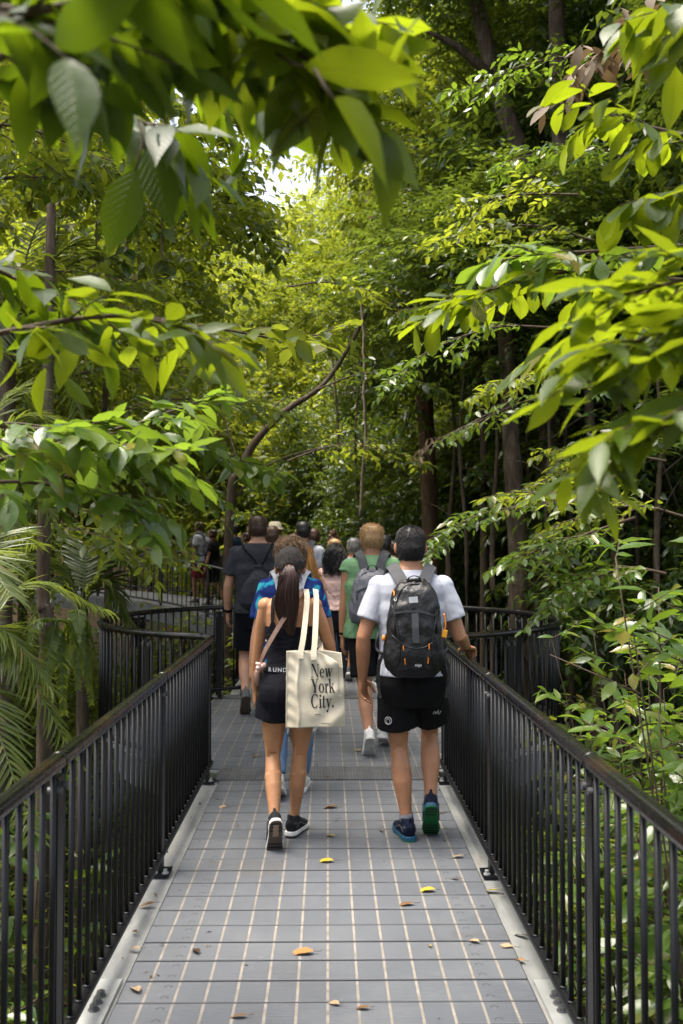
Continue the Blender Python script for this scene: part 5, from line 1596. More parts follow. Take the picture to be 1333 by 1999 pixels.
other('woman with her brown hair tied up in a bun ahead of the pink top', 651, 14.8, 1043, 'f', 'skin_tan', 'hair_brown', 'short', 'grey', 'leggings', bun=True)
other('brown haired person in khaki sleeveless top with a small dark backpack', 613, 15.2, 1031, 'f', 'skin_tan', 'hair_brown', 'short', 'khaki', 'black', pack='small dark backpack on the person in khaki', sleeve=.1, packm='darkblue')
other('walker in a pale sun hat and light blue shirt', 537, 16.0, 1022, 'm', 'skin_fair', 'hair_brown', 'short', 'lightblue', 'khaki', hat=True, pack='dark blue backpack on the walker in the sun hat', packm='darkblue')
other('dark haired walker just right of the sandy haired man in green', 750, 11.8, 1043, 'm', 'skin_tan', 'hair_black', 'short', 'sage', 'black')
other('dark skinned walker with black hair beyond the man in white', 768, 13.0, 1055, 'm', 'skin_brown', 'hair_black', 'short', 'peach', 'jeans', sleeve=.1)
other('dark haired walker low in the queue beside the curly haired youth', 574, 14.2, 1041, 'f', 'skin_tan', 'hair_dark', 'long', 'black', 'jeans')
def on_way(px, d):
    """deck height and place of the far walkway where it passes d metres ahead"""
    i = np.argmin(np.abs(WAY[:, 0] - X(px, WAY[:, 1])))
    return WAY[i]
for lab, px, top, sex, sk, hm, shirt, pants, pk in (
        ('walker in white T-shirt with a blue grey pack on the far walkway', 392, 1000, 'm', 'skin_tan', 'hair_brown', 'white', 'red', 'grey blue backpack on the walker in white on the far walkway'),
        ('dark haired walker in black with raised arms on the far walkway', 418, 1030, 'f', 'skin_tan', 'hair_dark', 'black', 'black', None),
        ('walker in a dark blue T-shirt on the far walkway', 458, 1032, 'm', 'skin_tan', 'hair_black', 'darkblue', 'khaki', None),
        ('walker in bright blue seen between the leaves on the far walkway', 484, 1036, 'f', 'skin_fair', 'hair_brown', 'blue', 'jeans', None)):
    q = on_way(px, 0)
    P = other(lab, px, q[1], 1065 - (q[2] + (1.74 if sex == 'm' else 1.6) - 1.66) * F / q[1], sex, sk, hm, 'short', shirt, pants, 300, pk, yaw=R(70), z=float(q[2]), packm='pack_grey')
# ------------------------------------------------------------------ near branches, palms, ferns, lianas
def branch(label, pts, m, L, asp=.40, nl=9, twigs=8, tl=.35, droop=.25, seed=1, r=.010, tm=T_NEAR, name='tree_branch', cat='branch', planar=.35, split=.75, sag=.15, curl=.12, spread=.9, start=.15, wood='twig', up=0.0, tipn=None, jitter=.28):
    """one leafy branch: woody stem with side twigs, and the leaves on them"""
    rg = np.random.RandomState(seed)
    p = smooth_path(pts, 40)
    base = p[0]
    root = empty(name, base); tag(root, label, cat)
    if base[1] < 5:                                          # the limb goes on out to its tree
        v = nrm(p[0] - p[6])
        q = smooth_path([p[0] + v * 2.6 - UP * 1.3, p[0] + v * 1.2 - UP * .35, p[0], p[3]], 20)
        mb0 = MB().tube(q[:-3] - base, np.linspace(r * 2.2, r, 17), sides=8)
    else:
        mb0 = MB()
    b = mb0.tube(p - base, np.linspace(r, r * .3, 40), sides=8)
    T = nrm(np.gradient(p, axis=0))
    O, A, LL = [], [], []
    for i in range(twigs):
        u = start + (1 - start) * (i + rg.uniform(0, .8)) / twigs
        j = min(38, int(u * 39))
        sd = nrm(np.cross(T[j], UP)) * (1 if i % 2 else -1)
        a = nrm(T[j] * .75 + sd * spread * rg.uniform(.6, 1.1) + UP * (up + rg.normal(0, .22)))
        l = tl * rg.uniform(.6, 1.2) * (1.1 - .4 * u)
        O.append(p[j]); A.append(a); LL.append(l)
    O.append(p[-6]); A.append(T[-1]); LL.append(tl * .7)
    O, A, LL = np.array(O), np.array(A), np.array(LL)
    t = np.linspace(0, 1, 7)
    for o, a, l in zip(O, A, LL):
        q = o + a * l * t[:, None] - UP * (sag * l * t[:, None] ** 2)
        b.tube(q - base, np.linspace(r * .38, r * .14, 7), sides=5)
    b.build('stem', M[wood], root)
    P, D, N, Ls = sprays(O, A, LL, nl, L, rg, droop=droop, sag=sag, planar=planar, split=split, jitter=jitter)
    me = leaves_mesh('foliage', P - base, D, N, Ls, Ls * asp * rg.uniform(.85, 1.15, len(Ls)), M[m], tm, curl, rg)
    link('foliage', me, root)
    return root
def A_(*q): return [at(*z) for z in q]

# --- overhead, top left: big leaves close to the lens
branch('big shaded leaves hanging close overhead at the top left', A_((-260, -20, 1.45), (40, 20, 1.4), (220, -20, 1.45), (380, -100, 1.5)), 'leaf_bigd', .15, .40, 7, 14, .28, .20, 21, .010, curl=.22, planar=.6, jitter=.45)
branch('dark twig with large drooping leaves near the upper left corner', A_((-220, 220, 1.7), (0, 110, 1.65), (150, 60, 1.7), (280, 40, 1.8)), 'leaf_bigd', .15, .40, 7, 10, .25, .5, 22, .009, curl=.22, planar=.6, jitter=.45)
branch('overhead branch with big bright leaves reaching from the left to the middle', A_((-60, -120, 1.9), (220, -30, 1.85), (420, 20, 1.8), (560, 90, 1.8), (640, 150, 1.82)), 'leaf_big', .17, .40, 7, 9, .24, .22, 23, .010, curl=.2, start=.3, planar=.6, jitter=.42)
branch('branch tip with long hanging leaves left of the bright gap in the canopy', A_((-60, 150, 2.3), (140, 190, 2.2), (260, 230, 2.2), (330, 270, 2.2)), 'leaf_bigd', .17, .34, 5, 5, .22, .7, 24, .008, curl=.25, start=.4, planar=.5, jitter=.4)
branch('overhead branch with broad backlit leaves along the top edge', A_((200, -120, 1.8), (380, -40, 1.8), (500, 10, 1.85), (610, 50, 1.9)), 'leaf_big', .17, .38, 7, 10, .26, .15, 25, .009, curl=.2, start=.1, planar=.6, jitter=.4)
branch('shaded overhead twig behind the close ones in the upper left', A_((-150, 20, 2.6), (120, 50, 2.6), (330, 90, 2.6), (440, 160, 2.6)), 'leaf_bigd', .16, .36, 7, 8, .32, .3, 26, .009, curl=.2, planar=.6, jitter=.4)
# the two big leaves in the middle
def big_leaf(label, a, b, nn, w, m, seed):
    a, b = np.array(a), np.array(b)
    root = empty('hanging_leaf', a); tag(root, label, 'leaf')
    L = np.linalg.norm(b - a)
    me = leaves_mesh('blade', np.zeros((1, 3)), [(b - a) / L], [nn], L, L * w, M[m], T_NEAR, .12, np.random.RandomState(seed))
    link('blade', me, root)
    d = (b - a) / L
    MB().tube([-d * L * .22 + UP * .02, -d * L * .08 + UP * .004, d * L * .02], [.003, .0028, .002], sides=6).build('stalk', M['twig'], root)
    return root
big_leaf('large bright leaf blade pointing down to the right in the upper middle', at(650, 192, 1.48), at(826, 350, 1.40), (.10, .45, .88), .38, 'leaf_big', 3)
big_leaf('bright leaf pointing right beneath the top edge of the canopy gap', at(590, 130, 1.66), at(838, 150, 1.58), (.05, .60, .80), .34, 'leaf_big', 4)
big_leaf('hole pocked hanging leaf, the left of two long ones', at(265, 330, 2.1), at(205, 490, 2.05), (.2, -.9, .1), .42, 'leaf_bigd', 5)
big_leaf('hole pocked hanging leaf, the right of two long ones', at(285, 290, 2.1), at(345, 440, 2.05), (.3, -.9, .1), .40, 'leaf_bigd', 6)

# --- left, middle distance
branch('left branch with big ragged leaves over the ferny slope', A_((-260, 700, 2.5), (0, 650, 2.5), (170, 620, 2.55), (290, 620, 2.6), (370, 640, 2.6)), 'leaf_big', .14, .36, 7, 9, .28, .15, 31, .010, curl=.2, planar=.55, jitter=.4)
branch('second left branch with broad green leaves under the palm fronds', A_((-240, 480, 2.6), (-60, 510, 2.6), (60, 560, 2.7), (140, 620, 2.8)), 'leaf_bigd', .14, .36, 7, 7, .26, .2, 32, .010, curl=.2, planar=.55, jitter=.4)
branch('left branch with glossy leaves shining white above the railing', A_((-240, 800, 3.3), (0, 830, 3.3), (160, 850, 3.3), (300, 890, 3.3)), 'leaf_glossy', .125, .45, 10, 16, .36, .25, 33, .010, planar=.4)
branch('long slender twig with pointed leaves reaching right from the left edge', A_((-120, 930, 3.5), (60, 880, 3.5), (250, 830, 3.6), (400, 780, 3.7)), 'leaf_glossy', .115, .40, 9, 12, .30, .2, 34, .008)
branch('low left branch with a few yellowing glossy leaves', A_((-180, 960, 3.2), (20, 940, 3.2), (170, 960, 3.3), (270, 985, 3.3)), 'leaf_glossy', .12, .48, 8, 10, .28, .4, 35, .008)
branch('mid distance branch with pale round leaves above the tall man', A_((250, 620, 6.5), (420, 640, 6.5), (540, 660, 6.6), (650, 650, 6.8)), 'leaf_mid', .16, .55, 7, 10, .45, .2, 37, .012, tm=T_MID)
branch('mid distance branch of grey green leaves just above the crowd', A_((280, 800, 7.5), (380, 850, 7.5), (450, 890, 7.6), (500, 910, 7.7)), 'leaf_glossy', .18, .48, 7, 9, .40, .2, 38, .012)
branch('leafy branch in front of the far walkway', A_((60, 960, 8.5), (180, 1000, 8.5), (270, 1030, 8.6), (330, 1050, 8.7)), 'leaf_mid', .12, .45, 9, 12, .45, .3, 39, .012, tm=T_MID)
branch('lower leafy branch hanging across the far walkway beam', A_((60, 1060, 12.6), (180, 1080, 12.6), (280, 1090, 12.6), (360, 1100, 12.8)), 'leaf_mid', .13, .45, 9, 12, .50, .3, 40, .012, tm=T_MID)
# --- right
branch('right branch with broad bright leaves, highest of the right side', A_((1500, 290, 3.4), (1350, 265, 3.4), (1240, 240, 3.4), (1140, 205, 3.4)), 'leaf_big', .13, .46, 6, 9, .26, .45, 41, .009, tm=T_OBOV, curl=.15)
branch('right branch with hanging bright leaves at the right edge', A_((1520, 380, 3.3), (1380, 370, 3.3), (1280, 380, 3.3)), 'leaf_big', .15, .46, 6, 7, .24, .6, 42, .009, tm=T_OBOV)
branch('long right branch of broad leaves with white glints', A_((1560, 560, 3.7), (1300, 545, 3.7), (1120, 530, 3.7), (980, 560, 3.7), (890, 590, 3.7)), 'leaf_big', .135, .40, 8, 14, .36, .3, 43, .011, tm=T_OBOV, planar=.4)
branch('right branch above the long one with oval leaves', A_((1560, 470, 3.6), (1330, 480, 3.6), (1160, 490, 3.6), (1000, 500, 3.6)), 'leaf_glossy', .15, .40, 7, 12, .32, .35, 44, .010, tm=T_OBOV)
branch('right twig with a fan of pale green leaves at its tip', A_((1480, 600, 3.3), (1290, 640, 3.3), (1160, 650, 3.3), (1080, 680, 3.3)), 'leaf_big', .15, .36, 7, 8, .22, .45, 45, .008, tm=T_NEAR)
branch('blurred lime branch close to the lens at the right edge', A_((1620, 560, 2.0), (1440, 600, 2.0), (1280, 650, 2.0), (1180, 700, 2.05)), 'leaf_big', .125, .32, 8, 11, .24, .1, 46, .008, tm=T_NEAR, curl=.15)
branch('second blurred lime branch close to the lens, below the first', A_((1640, 700, 1.95), (1440, 760, 1.95), (1300, 810, 1.95), (1200, 860, 2.0)), 'leaf_big', .125, .31, 8, 11, .24, .1, 47, .008, tm=T_NEAR, curl=.15)
branch('topmost blurred lime spray near the right edge', A_((1600, 470, 2.1), (1440, 520, 2.1), (1320, 550, 2.1), (1200, 580, 2.1)), 'leaf_big', .12, .32, 8, 9, .22, .1, 48, .008, tm=T_NEAR, curl=.15)
branch('dry looking twigs with olive leaves at the top right corner', A_((1480, 60, 4.6), (1340, 70, 4.6), (1220, 90, 4.6), (1140, 130, 4.6)), 'dead_leaf', .13, .38, 7, 12, .40, .6, 49, .010, tm=T_MID, wood='liana')
branch('green branch at the top right corner above the dry twigs', A_((1520, -40, 2.6), (1400, 10, 2.6), (1290, 20, 2.6)), 'leaf_big', .15, .42, 6, 6, .22, .5, 50, .008, tm=T_NEAR)
# mid distance, right: compound leaves in front of the dark wall
for i, (pts, lab) in enumerate((
    (((1130, 380, 8.5), (1010, 380, 8.4), (900, 400, 8.3)), 'mid distance branch of fine leaves crossing the straight dark trunk'),
    (((1100, 640, 9.0), (960, 640, 9.0), (830, 690, 9.0), (770, 740, 9.0)), 'mid distance branch of bluish green leaflets right of the reddish leaning trunk'),
    (((1180, 720, 8.0), (1060, 730, 8.0), (950, 760, 8.0)), 'mid distance branch of small leaves beneath the long right branch'),
    (((1120, 980, 8.0), (1000, 990, 8.0), (900, 1020, 8.0), (860, 1060, 8.0)), 'leafy branch hanging to the right of the dark haired man'),
    (((1200, 930, 7.0), (1120, 960, 7.0), (1000, 960, 7.2)), 'dark branch of small leaves behind the right railing'),
    (((1240, 1010, 7.4), (1120, 1050, 7.4), (1000, 1090, 7.4)), 'drooping branch just above the curved railing on the right'),
    (((1330, 840, 8.2), (1200, 870, 8.2), (1090, 880, 8.2)), 'shaded branch of small leaves by the big brown trunk'),
    )):
    branch(lab, A_(*pts), 'leaf_glossy' if i in (1, 3, 5) else 'leaf_mid', .095, .42, 13, 16, .50, .25, 60 + i, .012, tm=T_MID, planar=.3, split=.85)
# shrub at the lower right, in focus
def shrub(label, px, py, d, h, m, L, seed, n=9, spread=.5, nl=8, tl=.4, tm=T_NEAR, asp=.36, cat='shrub'):
    rg = np.random.RandomState(seed)
    g = at(px, py, d); z0 = float(ground_z(g[0], g[1])); base = np.array([g[0], g[1], z0 - .05])
    root = empty('shrub', base); tag(root, label, cat)
    b = MB(); O, A, Ls = [], [], []
    for i in range(n):
        a = rg.uniform(0, 6.28); top = np.array([math.cos(a) * spread * rg.uniform(.3, 1), math.sin(a) * spread * rg.uniform(.3, 1), (h - z0) * rg.uniform(.55, 1.0)])
        p = smooth_path([(0, 0, 0), top * np.array([.4, .4, .5]), top], 16)
        b.tube(p, np.linspace(.009, .003, 16), sides=6)
        T = nrm(np.gradient(p, axis=0))
        for j in range(5, 16, 1):
            if rg.uniform() < .25: continue
            q = rg.uniform(0, 6.28)
            O.append(p[j]); A.append(nrm(T[j] * .4 + np.array([math.cos(q), math.sin(q), .15]))); Ls.append(tl * rg.uniform(.5, 1.1))
            b.tube([p[j], p[j] + A[-1] * Ls[-1] * .5 - UP * .02, p[j] + A[-1] * Ls[-1] - UP * .10 * Ls[-1]], [.004, .003, .0018], sides=4)
    b.build('stem', M['twig'], root)
    P, D, N, LL = sprays(np.array(O), np.array(A), np.array(Ls), nl, L, rg, droop=.2, sag=.1, planar=.4)
    tipx = (P + D * LL[:, None])[:, 0] + base[0]                 # nothing grows through the railings
    ok = (np.minimum(np.abs(tipx), np.abs(P[:, 0] + base[0])) > .96) | (P[:, 1] + base[1] > 7)
    P, D, N, LL = P[ok], D[ok], N[ok], LL[ok]
    link('foliage', leaves_mesh('foliage', P, D, N, LL, LL * asp, M[m], tm, .15, rg), root)
    return root
shrub('leafy shrub with glossy pointed leaves right of the curved railing', 1290, 1150, 4.7, 1.72, 'leaf_glossy', .15, 71, 12, .60, 8, .42)
shrub('lower glossy shrub by the right handrail', 1370, 1350, 4.2, 1.30, 'leaf_glossy', .15, 72, 11, .50, 8, .36)
shrub('bright leaved shrub behind the right railing bars', 1330, 1300, 6.0, 1.1, 'leaf_glossy', .12, 73, 10, .7, 9, .42)
shrub('broad leafy shrub filling the gap beyond the right handrail', 1270, 1220, 6.4, 1.25, 'leaf_glossy', .13, 81, 14, .7, 9, .42, T_MID)
shrub('shrub with mid green leaves behind the bars of the right curved bay', 1160, 1380, 7.0, .75, 'leaf_mid', .12, 82, 13, .7, 9, .42, T_MID)
shrub('tall glossy shrub at the right edge of the picture behind the rail', 1400, 1200, 5.4, 1.6, 'leaf_glossy', .14, 83, 13, .6, 9, .42)
shrub('dense dark shrub low behind the near right railing bars', 1330, 1500, 5.6, .35, 'leaf_dark', .13, 84, 14, .7, 9, .42, T_MID)
shrub('shaded shrub showing between the right railing bars', 1400, 1500, 5.2, .35, 'leaf_mid', .12, 74, 9, .6, 8, .4, T_MID)
shrub('young shrub outside the near right railing', 2000, 1700, 2.6, 0, 'leaf_mid', .13, 75, 8, .5, 7, .35, T_MID)
shrub('green shrub under the left railing', -260, 1600, 3.4, .05, 'leaf_glossy', .11, 76, 9, .5, 8, .35, T_MID)
shrub('leafy shrub behind the left curve of the platform railing', 300, 1300, 12.6, 1.2, 'leaf_mid', .12, 77, 12, .9, 9, .5, T_MID)
shrub('leafy shrub behind the platform just left of the tall man', 400, 1290, 13.0, .95, 'leaf_mid', .12, 78, 12, .8, 9, .5, T_MID)
shrub('shaded shrub below the far left of the boardwalk', 40, 1400, 5.6, .5, 'leaf_bigd', .18, 79, 8, .6, 6, .4)
shrub('shrub with yellow green leaves at the right edge by the upper handrail', 1420, 1120, 4.0, 1.95, 'leaf_glossy', .15, 80, 8, .5, 7, .4)

def frond(base, tip, rise, n=34, L=.42, w=.035, m='frond', seed=1, root=None, name='frond', vsh=.5, droop=.5, twist=0):
    """pinnate leaf: an arching rib with a row of leaflets on each side"""
    rg = np.random.RandomState(seed)
    base, tip = np.array(base, float), np.array(tip, float)
    midp = (base + tip) / 2 + UP * rise
    p = smooth_path([base, midp, tip], 40)
    o = MB().tube(p, np.linspace(.010, .002, 40), sides=6).build(name, M[m], root)
    T = nrm(np.gradient(p, axis=0))
    P, D, N, LL = [], [], [], []
    for i in range(n):
        u = .14 + .86 * i / (n - 1); j = min(39, int(u * 39))
        sd = nrm(np.cross(T[j], UP + np.array([twist, 0, 0])))
        upn = np.cross(sd, T[j])
        for g in (-1, 1):
            P.append(p[j]); d = sd * g * .85 + T[j] * (.45 + .5 * u) + upn * vsh * .3 - UP * droop * rg.uniform(.1, .55)
            D.append(d); N.append(upn + sd * g * -.25 + rg.normal(0, .1, 3)); LL.append(L * (math.sin(min(1, .18 + u * .95) * PI * .92) ** .6 * .9 + .1) * rg.uniform(.88, 1.08))
    LL = np.array(LL)
    link('leaflets', leaves_mesh('leaflets', P, np.array(D), np.array(N), LL, np.full(len(LL), w), M[m], T_BLADE, .28, rg), o)
    return o
def palm(label, base, fronds, L=.42, w=.034, seed=1, trunk=None, name='palm', m='frond', n=40):
    base = np.array(base, float)
    root = empty(name, base); tag(root, label, 'palm' if name == 'palm' else 'fern')
    if trunk is not None:
        MB().tube(smooth_path([(trunk[0], trunk[1], float(ground_z(base[0] + trunk[0], base[1] + trunk[1])) - base[2] - .1), (trunk[0] * .4, trunk[1] * .4, -.6), (0, 0, .05)], 12), np.linspace(.07, .045, 12), sides=10).build('trunk', M['bark'], root)
    for i, (t, rise) in enumerate(fronds):
        frond((0, 0, 0), np.array(t) - base, rise, n, L, w, m, seed * 20 + i, root)
    return root
b0 = at(-120, 1330, 5.0)
palm('palm with arching yellowed fronds at the left edge above the handrail', b0, [(at(205, 1190, 5.2), .30), (at(70, 1060, 5.6), .35), (at(100, 1345, 4.9), .28), (at(150, 1490, 4.8), .35), (at(-60, 980, 5.4), .3), (at(60, 1620, 4.4), .25), (at(20, 1160, 4.4), .4)], .26, .015, 2, (.0, .1), n=48)
b1 = at(20, 620, 7.5)
palm('slender palm with spread fronds among the upper left leaves', b1, [(at(250, 520, 7.6), .35), (at(230, 720, 7.4), .3), (at(330, 640, 7.8), .5), (at(-120, 540, 7.5), .4), (at(120, 420, 7.9), .3), (at(150, 800, 7.2), .35), (at(-40, 760, 7), .3)], .34, .018, 3, (-.1, .2))
b2 = at(-60, 900, 6.0)
palm('shaded palm with drooping fronds under the glossy left branch', b2, [(at(200, 950, 6), .35), (at(120, 1050, 5.9), .3), (at(240, 1040, 6.3), .5), (at(40, 1090, 5.7), .25), (at(-100, 1080, 6), .3), (at(110, 850, 6.3), .35)], .30, .017, 4, (0, .1))
palm('small palm beyond the left curve of the platform', at(160, 1180, 9.5), [(at(270, 1120, 9.6), .3), (at(250, 1210, 9.4), .3), (at(60, 1130, 9.6), .3), (at(180, 1080, 9.9), .3), (at(60, 1220, 9.2), .25)], .38, .03, 5, (0, .1))
def fern(label, base, tips, seed, L=.075):
    return palm(label, base, [(t, r) for t, r in tips], L, .016, seed, None, 'fern', 'leaf_mid', 60)
fb = at(150, 1190, 6.6)
fern('hanging fern with narrow fronds beside the left curved railing', fb, [(at(178, 1370, 6.5), .06), (at(152, 1340, 6.4), .05), (at(190, 1300, 6.6), .10), (at(110, 1300, 6.6), .08), (at(120, 1390, 6.5), .05), (at(150, 1250, 6.2), .06)], 7)
fb = at(110, 1210, 6.2)
fern('second fern hanging left of the first, in deeper shade', fb, [(at(85, 1370, 6.0), .08), (at(125, 1390, 6.1), .06), (at(40, 1300, 6.0), .12), (at(160, 1290, 6.2), .10)], 8)
fern('fern on the slope behind the right railing bars', at(1180, 1640, 5.4), [(at(1080, 1780, 5.2), .15), (at(1190, 1780, 5.2), .15), (at(1290, 1660, 5.4), .15), (at(1100, 1580, 5.7), .15), (at(1220, 1560, 5.8), .15)], 9, .14)
# epiphyte trunk at the left
def tall_tree(label, pts, r0, r1, m='bark_red', limbs=(), name='tree', crown=None):
    """a tree whose trunk is seen: path from the ground up, limbs, and its crown"""
    p = smooth_path(pts, 40)
    g = p[0]; root = empty(name, g); tag(root, label, 'tree')
    r = np.linspace(r0, r1, 40) * (1 + .05 * np.sin(np.arange(40) * .9))
    b = MB().tube(p - g, r, sides=14)
    for l in limbs:
        q = smooth_path(l, 18) - g
        b.tube(q, np.linspace(r1 * .95, r1 * .25, 18), sides=8)
    b.build('trunk', M[m], root)
    if crown:
        kind, c, Rr, sq = crown
        o = link('crown', SP[kind][0][0], root); o.location = np.array(c) - g; o.scale = (Rr, Rr, Rr * sq); o.rotation_euler = (0, 0, sum(map(ord, label)) % 6)
    return root
def gp(px, d):
    x = at(px, 1065, d)[0]
    return np.array([x, d, float(ground_z(x, d)) - .15])
tall_tree('dark trunked tree hung with strap leaves at the left among the palm fronds', [gp(80, 6.4), at(90, 1300, 6.4), at(84, 1150, 6.4), at(92, 800, 6.5), at(100, 400, 6.6)], .055, .03, 'bark', crown=('mid', at(140, 160, 8.2), .8, .8))
tall_tree('tall straight dark trunk in the upper right', [gp(1000, 13.0), at(1085, 700, 13.0), at(1098, 400, 13), at(1090, 150, 13), at(1080, -160, 13)], .15, .10, 'bark', crown=('dark', at(1080, -220, 13), .9, .7))
tall_tree('leaning tree with a crooked trunk left of the tall straight one', [gp(1090, 14), at(1060, 700, 14), at(1040, 380, 14), at(980, 200, 14), at(930, 0, 14.2), at(915, -160, 14.3)], .17, .09, 'bark', [A_((1040, 380, 14), (1080, 290, 14.2), (1150, 150, 14.4)), A_((960, 150, 14), (890, 90, 13.8), (830, 60, 13.7))], crown=('dark', at(900, -240, 14.3), .9, .7))
tall_tree('reddish leaning tree in the middle with a bare lower trunk', [gp(850, 16), at(830, 800, 16), at(790, 660, 16), at(755, 600, 16), at(740, 510, 16), at(730, 420, 16)], .14, .09, 'bark_red', [A_((740, 530, 16), (780, 440, 16.2), (800, 330, 16.4)), A_((800, 640, 16), (900, 600, 15.8), (980, 580, 15.8))], crown=('mid', at(850, 280, 17), .9, .9))
tall_tree('big brown trunked tree behind the right curved railing', [gp(1010, 12.2), at(1012, 1150, 12.2), at(1003, 950, 12.2), at(995, 820, 12.2), at(985, 600, 12.3)], .13, .10, 'bark', crown=('dark', at(985, 520, 12.6), .7, .6))
tall_tree('slimmer trunked tree to the right of the big brown one', [gp(1165, 12), at(1160, 1000, 12), at(1150, 800, 12), at(1140, 600, 12)], .075, .05, 'bark', crown=('dark', at(1150, 560, 12.6), .7, .8))
tall_tree('thin dark tree standing between the brown trunks', [gp(940, 14), at(945, 950, 14), at(940, 780, 14), at(930, 600, 14)], .06, .04, 'bark', crown=('dark', at(930, 560, 14.6), .75, .7))
tall_tree('dark forked tree arching over the crowd from the left', [gp(440, 15), at(448, 1010, 15), at(470, 920, 15), at(500, 860, 15), at(560, 800, 15), at(640, 740, 15.2), at(720, 600, 15.6), at(760, 480, 16)],   .085, .02, 'bark', [A_((455, 975, 15), (520, 910, 14.9), (620, 875, 14.8), (740, 860, 14.8)), A_((500, 860, 15), (540, 790, 15.2), (600, 760, 15.3)), A_((470, 920, 15), (430, 800, 15.2), (380, 700, 15.3))], crown=('mid', at(640, 600, 17), .6, .55))
tall_tree('slender pole like tree left of the far walkway', [gp(210, 11), at(211, 1150, 11), at(214, 1000, 11), at(205, 850, 11), at(208, 650, 11)], .045, .03, 'bark', crown=('mid', at(205, 600, 11.6), .6, .8))
def liana(label, pts, r=.008, m='liana', leaves=None, L=.10, n=26, seed=1):
    p = smooth_path(pts, 40); g = p[0]; rg = np.random.RandomState(seed)
    root = empty('liana', g); tag(root, label, 'liana')
    w_ = np.cumsum(rg.normal(0, .006, (40, 3)), 0); w_[:, 2] = 0
    p = p + w_
    MB().tube(p - g, r, sides=6).build('vine_stem', M[m], root)
    if leaves:
        i = rg.randint(2, 39, n); D = rg.normal(0, 1, (n, 3)); D[:, 2] = -abs(D[:, 2]) * .6
        link('foliage', leaves_mesh('foliage', p[i] - g, D, UP + rg.normal(0, .5, (n, 3)) + np.array([0, -.6, 0]), L * rg.uniform(.6, 1.2, n), L * .8 * rg.uniform(.6, 1, n), M[leaves], T_MID, .1, rg), root)
for i, (px, y0, y1, d, lab, lv) in enumerate((
    (308, 60, 540, 7.8, 'pale hanging liana in the upper left', 'leaf_mid'), (190, 100, 520, 8.2, 'reddish liana with round leaves left of the pale one', 'leaf_glossy'), (120, 140, 480, 8.0, 'leafy liana nearest the left edge at the top', 'leaf_lime'),
    (355, 150, 420, 8.4, 'short liana by the dark hanging leaves', 'leaf_glossy'), (705, 560, 1010, 14, 'thin straight liana above the green shirted man', None), (240, 160, 560, 7.6, 'liana set with pale round leaves in the upper left', 'leaf_glossy'),
    (60, 120, 420, 7.4, 'outermost leafy liana at the upper left', 'leaf_lime'), (272, 180, 600, 8.8, 'slim leafy liana behind the two long hanging leaves', 'leaf_mid'))):
    liana(lab, A_((px, y0, d), (px + 6, (y0 + y1) / 2, d - .2), (px - 4, y1, d)), .009 if d < 10 else .02, 'liana', lv, .13, 46, i)
def dry_twig(label, pts, seed):
    branch(label, A_(*pts), 'dead_leaf', .10, .28, 5, 12, .40, 1.8, seed, .007, tm=T_MID, name='dead_branch', cat='dead branch', wood='liana', jitter=.7)
dry_twig('dead twig with curled brown leaves hanging right of the crowd', ((1000, 780, 11.5), (930, 820, 11.5), (870, 850, 11.5), (820, 880, 11.5)), 91)

# --- layers of finer leaves between the near branches and the forest walls
rq = random.Random(21)
for j, (x0, y0, x1, y1, d, m, L, lab) in enumerate((
    (-80, 250, 210, 300, 6.2, 'leaf_mid', .11, 'mid distance leafy branch at the far left beneath the overhead leaves'),
    (-60, 360, 260, 380, 7.0, 'leaf_glossy', .10, 'mid distance branch of small glossy leaves left of the two long hanging leaves'),
    (380, 380, 520, 440, 9.5, 'leaf_dark', .16, 'dark drooping spray of long leaves just left of the sky gap'),
    (300, 300, 500, 390, 9.8, 'leaf_dark', .15, 'dark spray of leaves above the sky gap on the left'),
    (-60, 560, 300, 540, 6.8, 'leaf_mid', .11, 'layered branch of mid green leaves behind the ragged left branch'),
    (60, 760, 420, 720, 7.4, 'leaf_mid', .11, 'level branch of light leaves left of the arching dark tree'),
    (180, 820, 520, 780, 8.4, 'leaf_mid', .12, 'thin leafy branch crossing the arching dark tree'),
    (120, 930, 430, 960, 9.0, 'leaf_glossy', .10, 'branch of small glossy leaves above the far walkway'),
    (-40, 1060, 240, 1040, 7.0, 'leaf_mid', .10, 'shaded branch above the left palm fronds'),
    (560, 560, 800, 600, 12.0, 'leaf_mid', .13, 'branch of small leaves before the reddish leaning trunk'),
    (620, 760, 860, 740, 12.0, 'leaf_dark', .13, 'dark leafy branch above the green shirted man'),
    (560, 900, 820, 880, 12.5, 'leaf_mid', .12, 'low leafy branch right above the heads of the crowd'),
    (1200, 120, 900, 160, 9.5, 'leaf_glossy', .11, 'upper right branch of small leaves before the tall dark trunk'),
    (1260, 320, 980, 300, 9.0, 'leaf_glossy', .10, 'mid distance branch below the dry twigs on the upper right'),
    (1160, 470, 840, 450, 9.5, 'leaf_mid', .11, 'level branch of small leaves left of the broad leaved right branch'),
    (1120, 560, 800, 600, 9.8, 'leaf_dark', .12, 'dark branch behind the long right branch'),
    (1240, 760, 900, 820, 9.2, 'leaf_glossy', .10, 'branch of small leaves before the big brown trunk'),
    (1300, 900, 1040, 930, 8.6, 'leaf_mid', .10, 'level branch of small leaves left of the blurred lime spray'),
    (1340, 1010, 1080, 1010, 7.6, 'leaf_mid', .10, 'shaded leafy branch above the lower right shrub'),
    (1300, 1120, 1090, 1150, 7.2, 'leaf_glossy', .10, 'low branch of glossy leaves beside the right curve of the platform'),
    )):
    branch(lab, A_((x0, y0, d), ((x0 * 2 + x1) / 3, (2 * y0 + y1) / 3 - 22, d), ((x0 + 2 * x1) / 3, (y0 + 2 * y1) / 3 - 12, d + .1), (x1, y1 + 18, d + .2)), m, L, .42, 11, 17, .55, .3, 200 + j, .012, tm=T_MID, planar=.4, split=.8, jitter=.35)
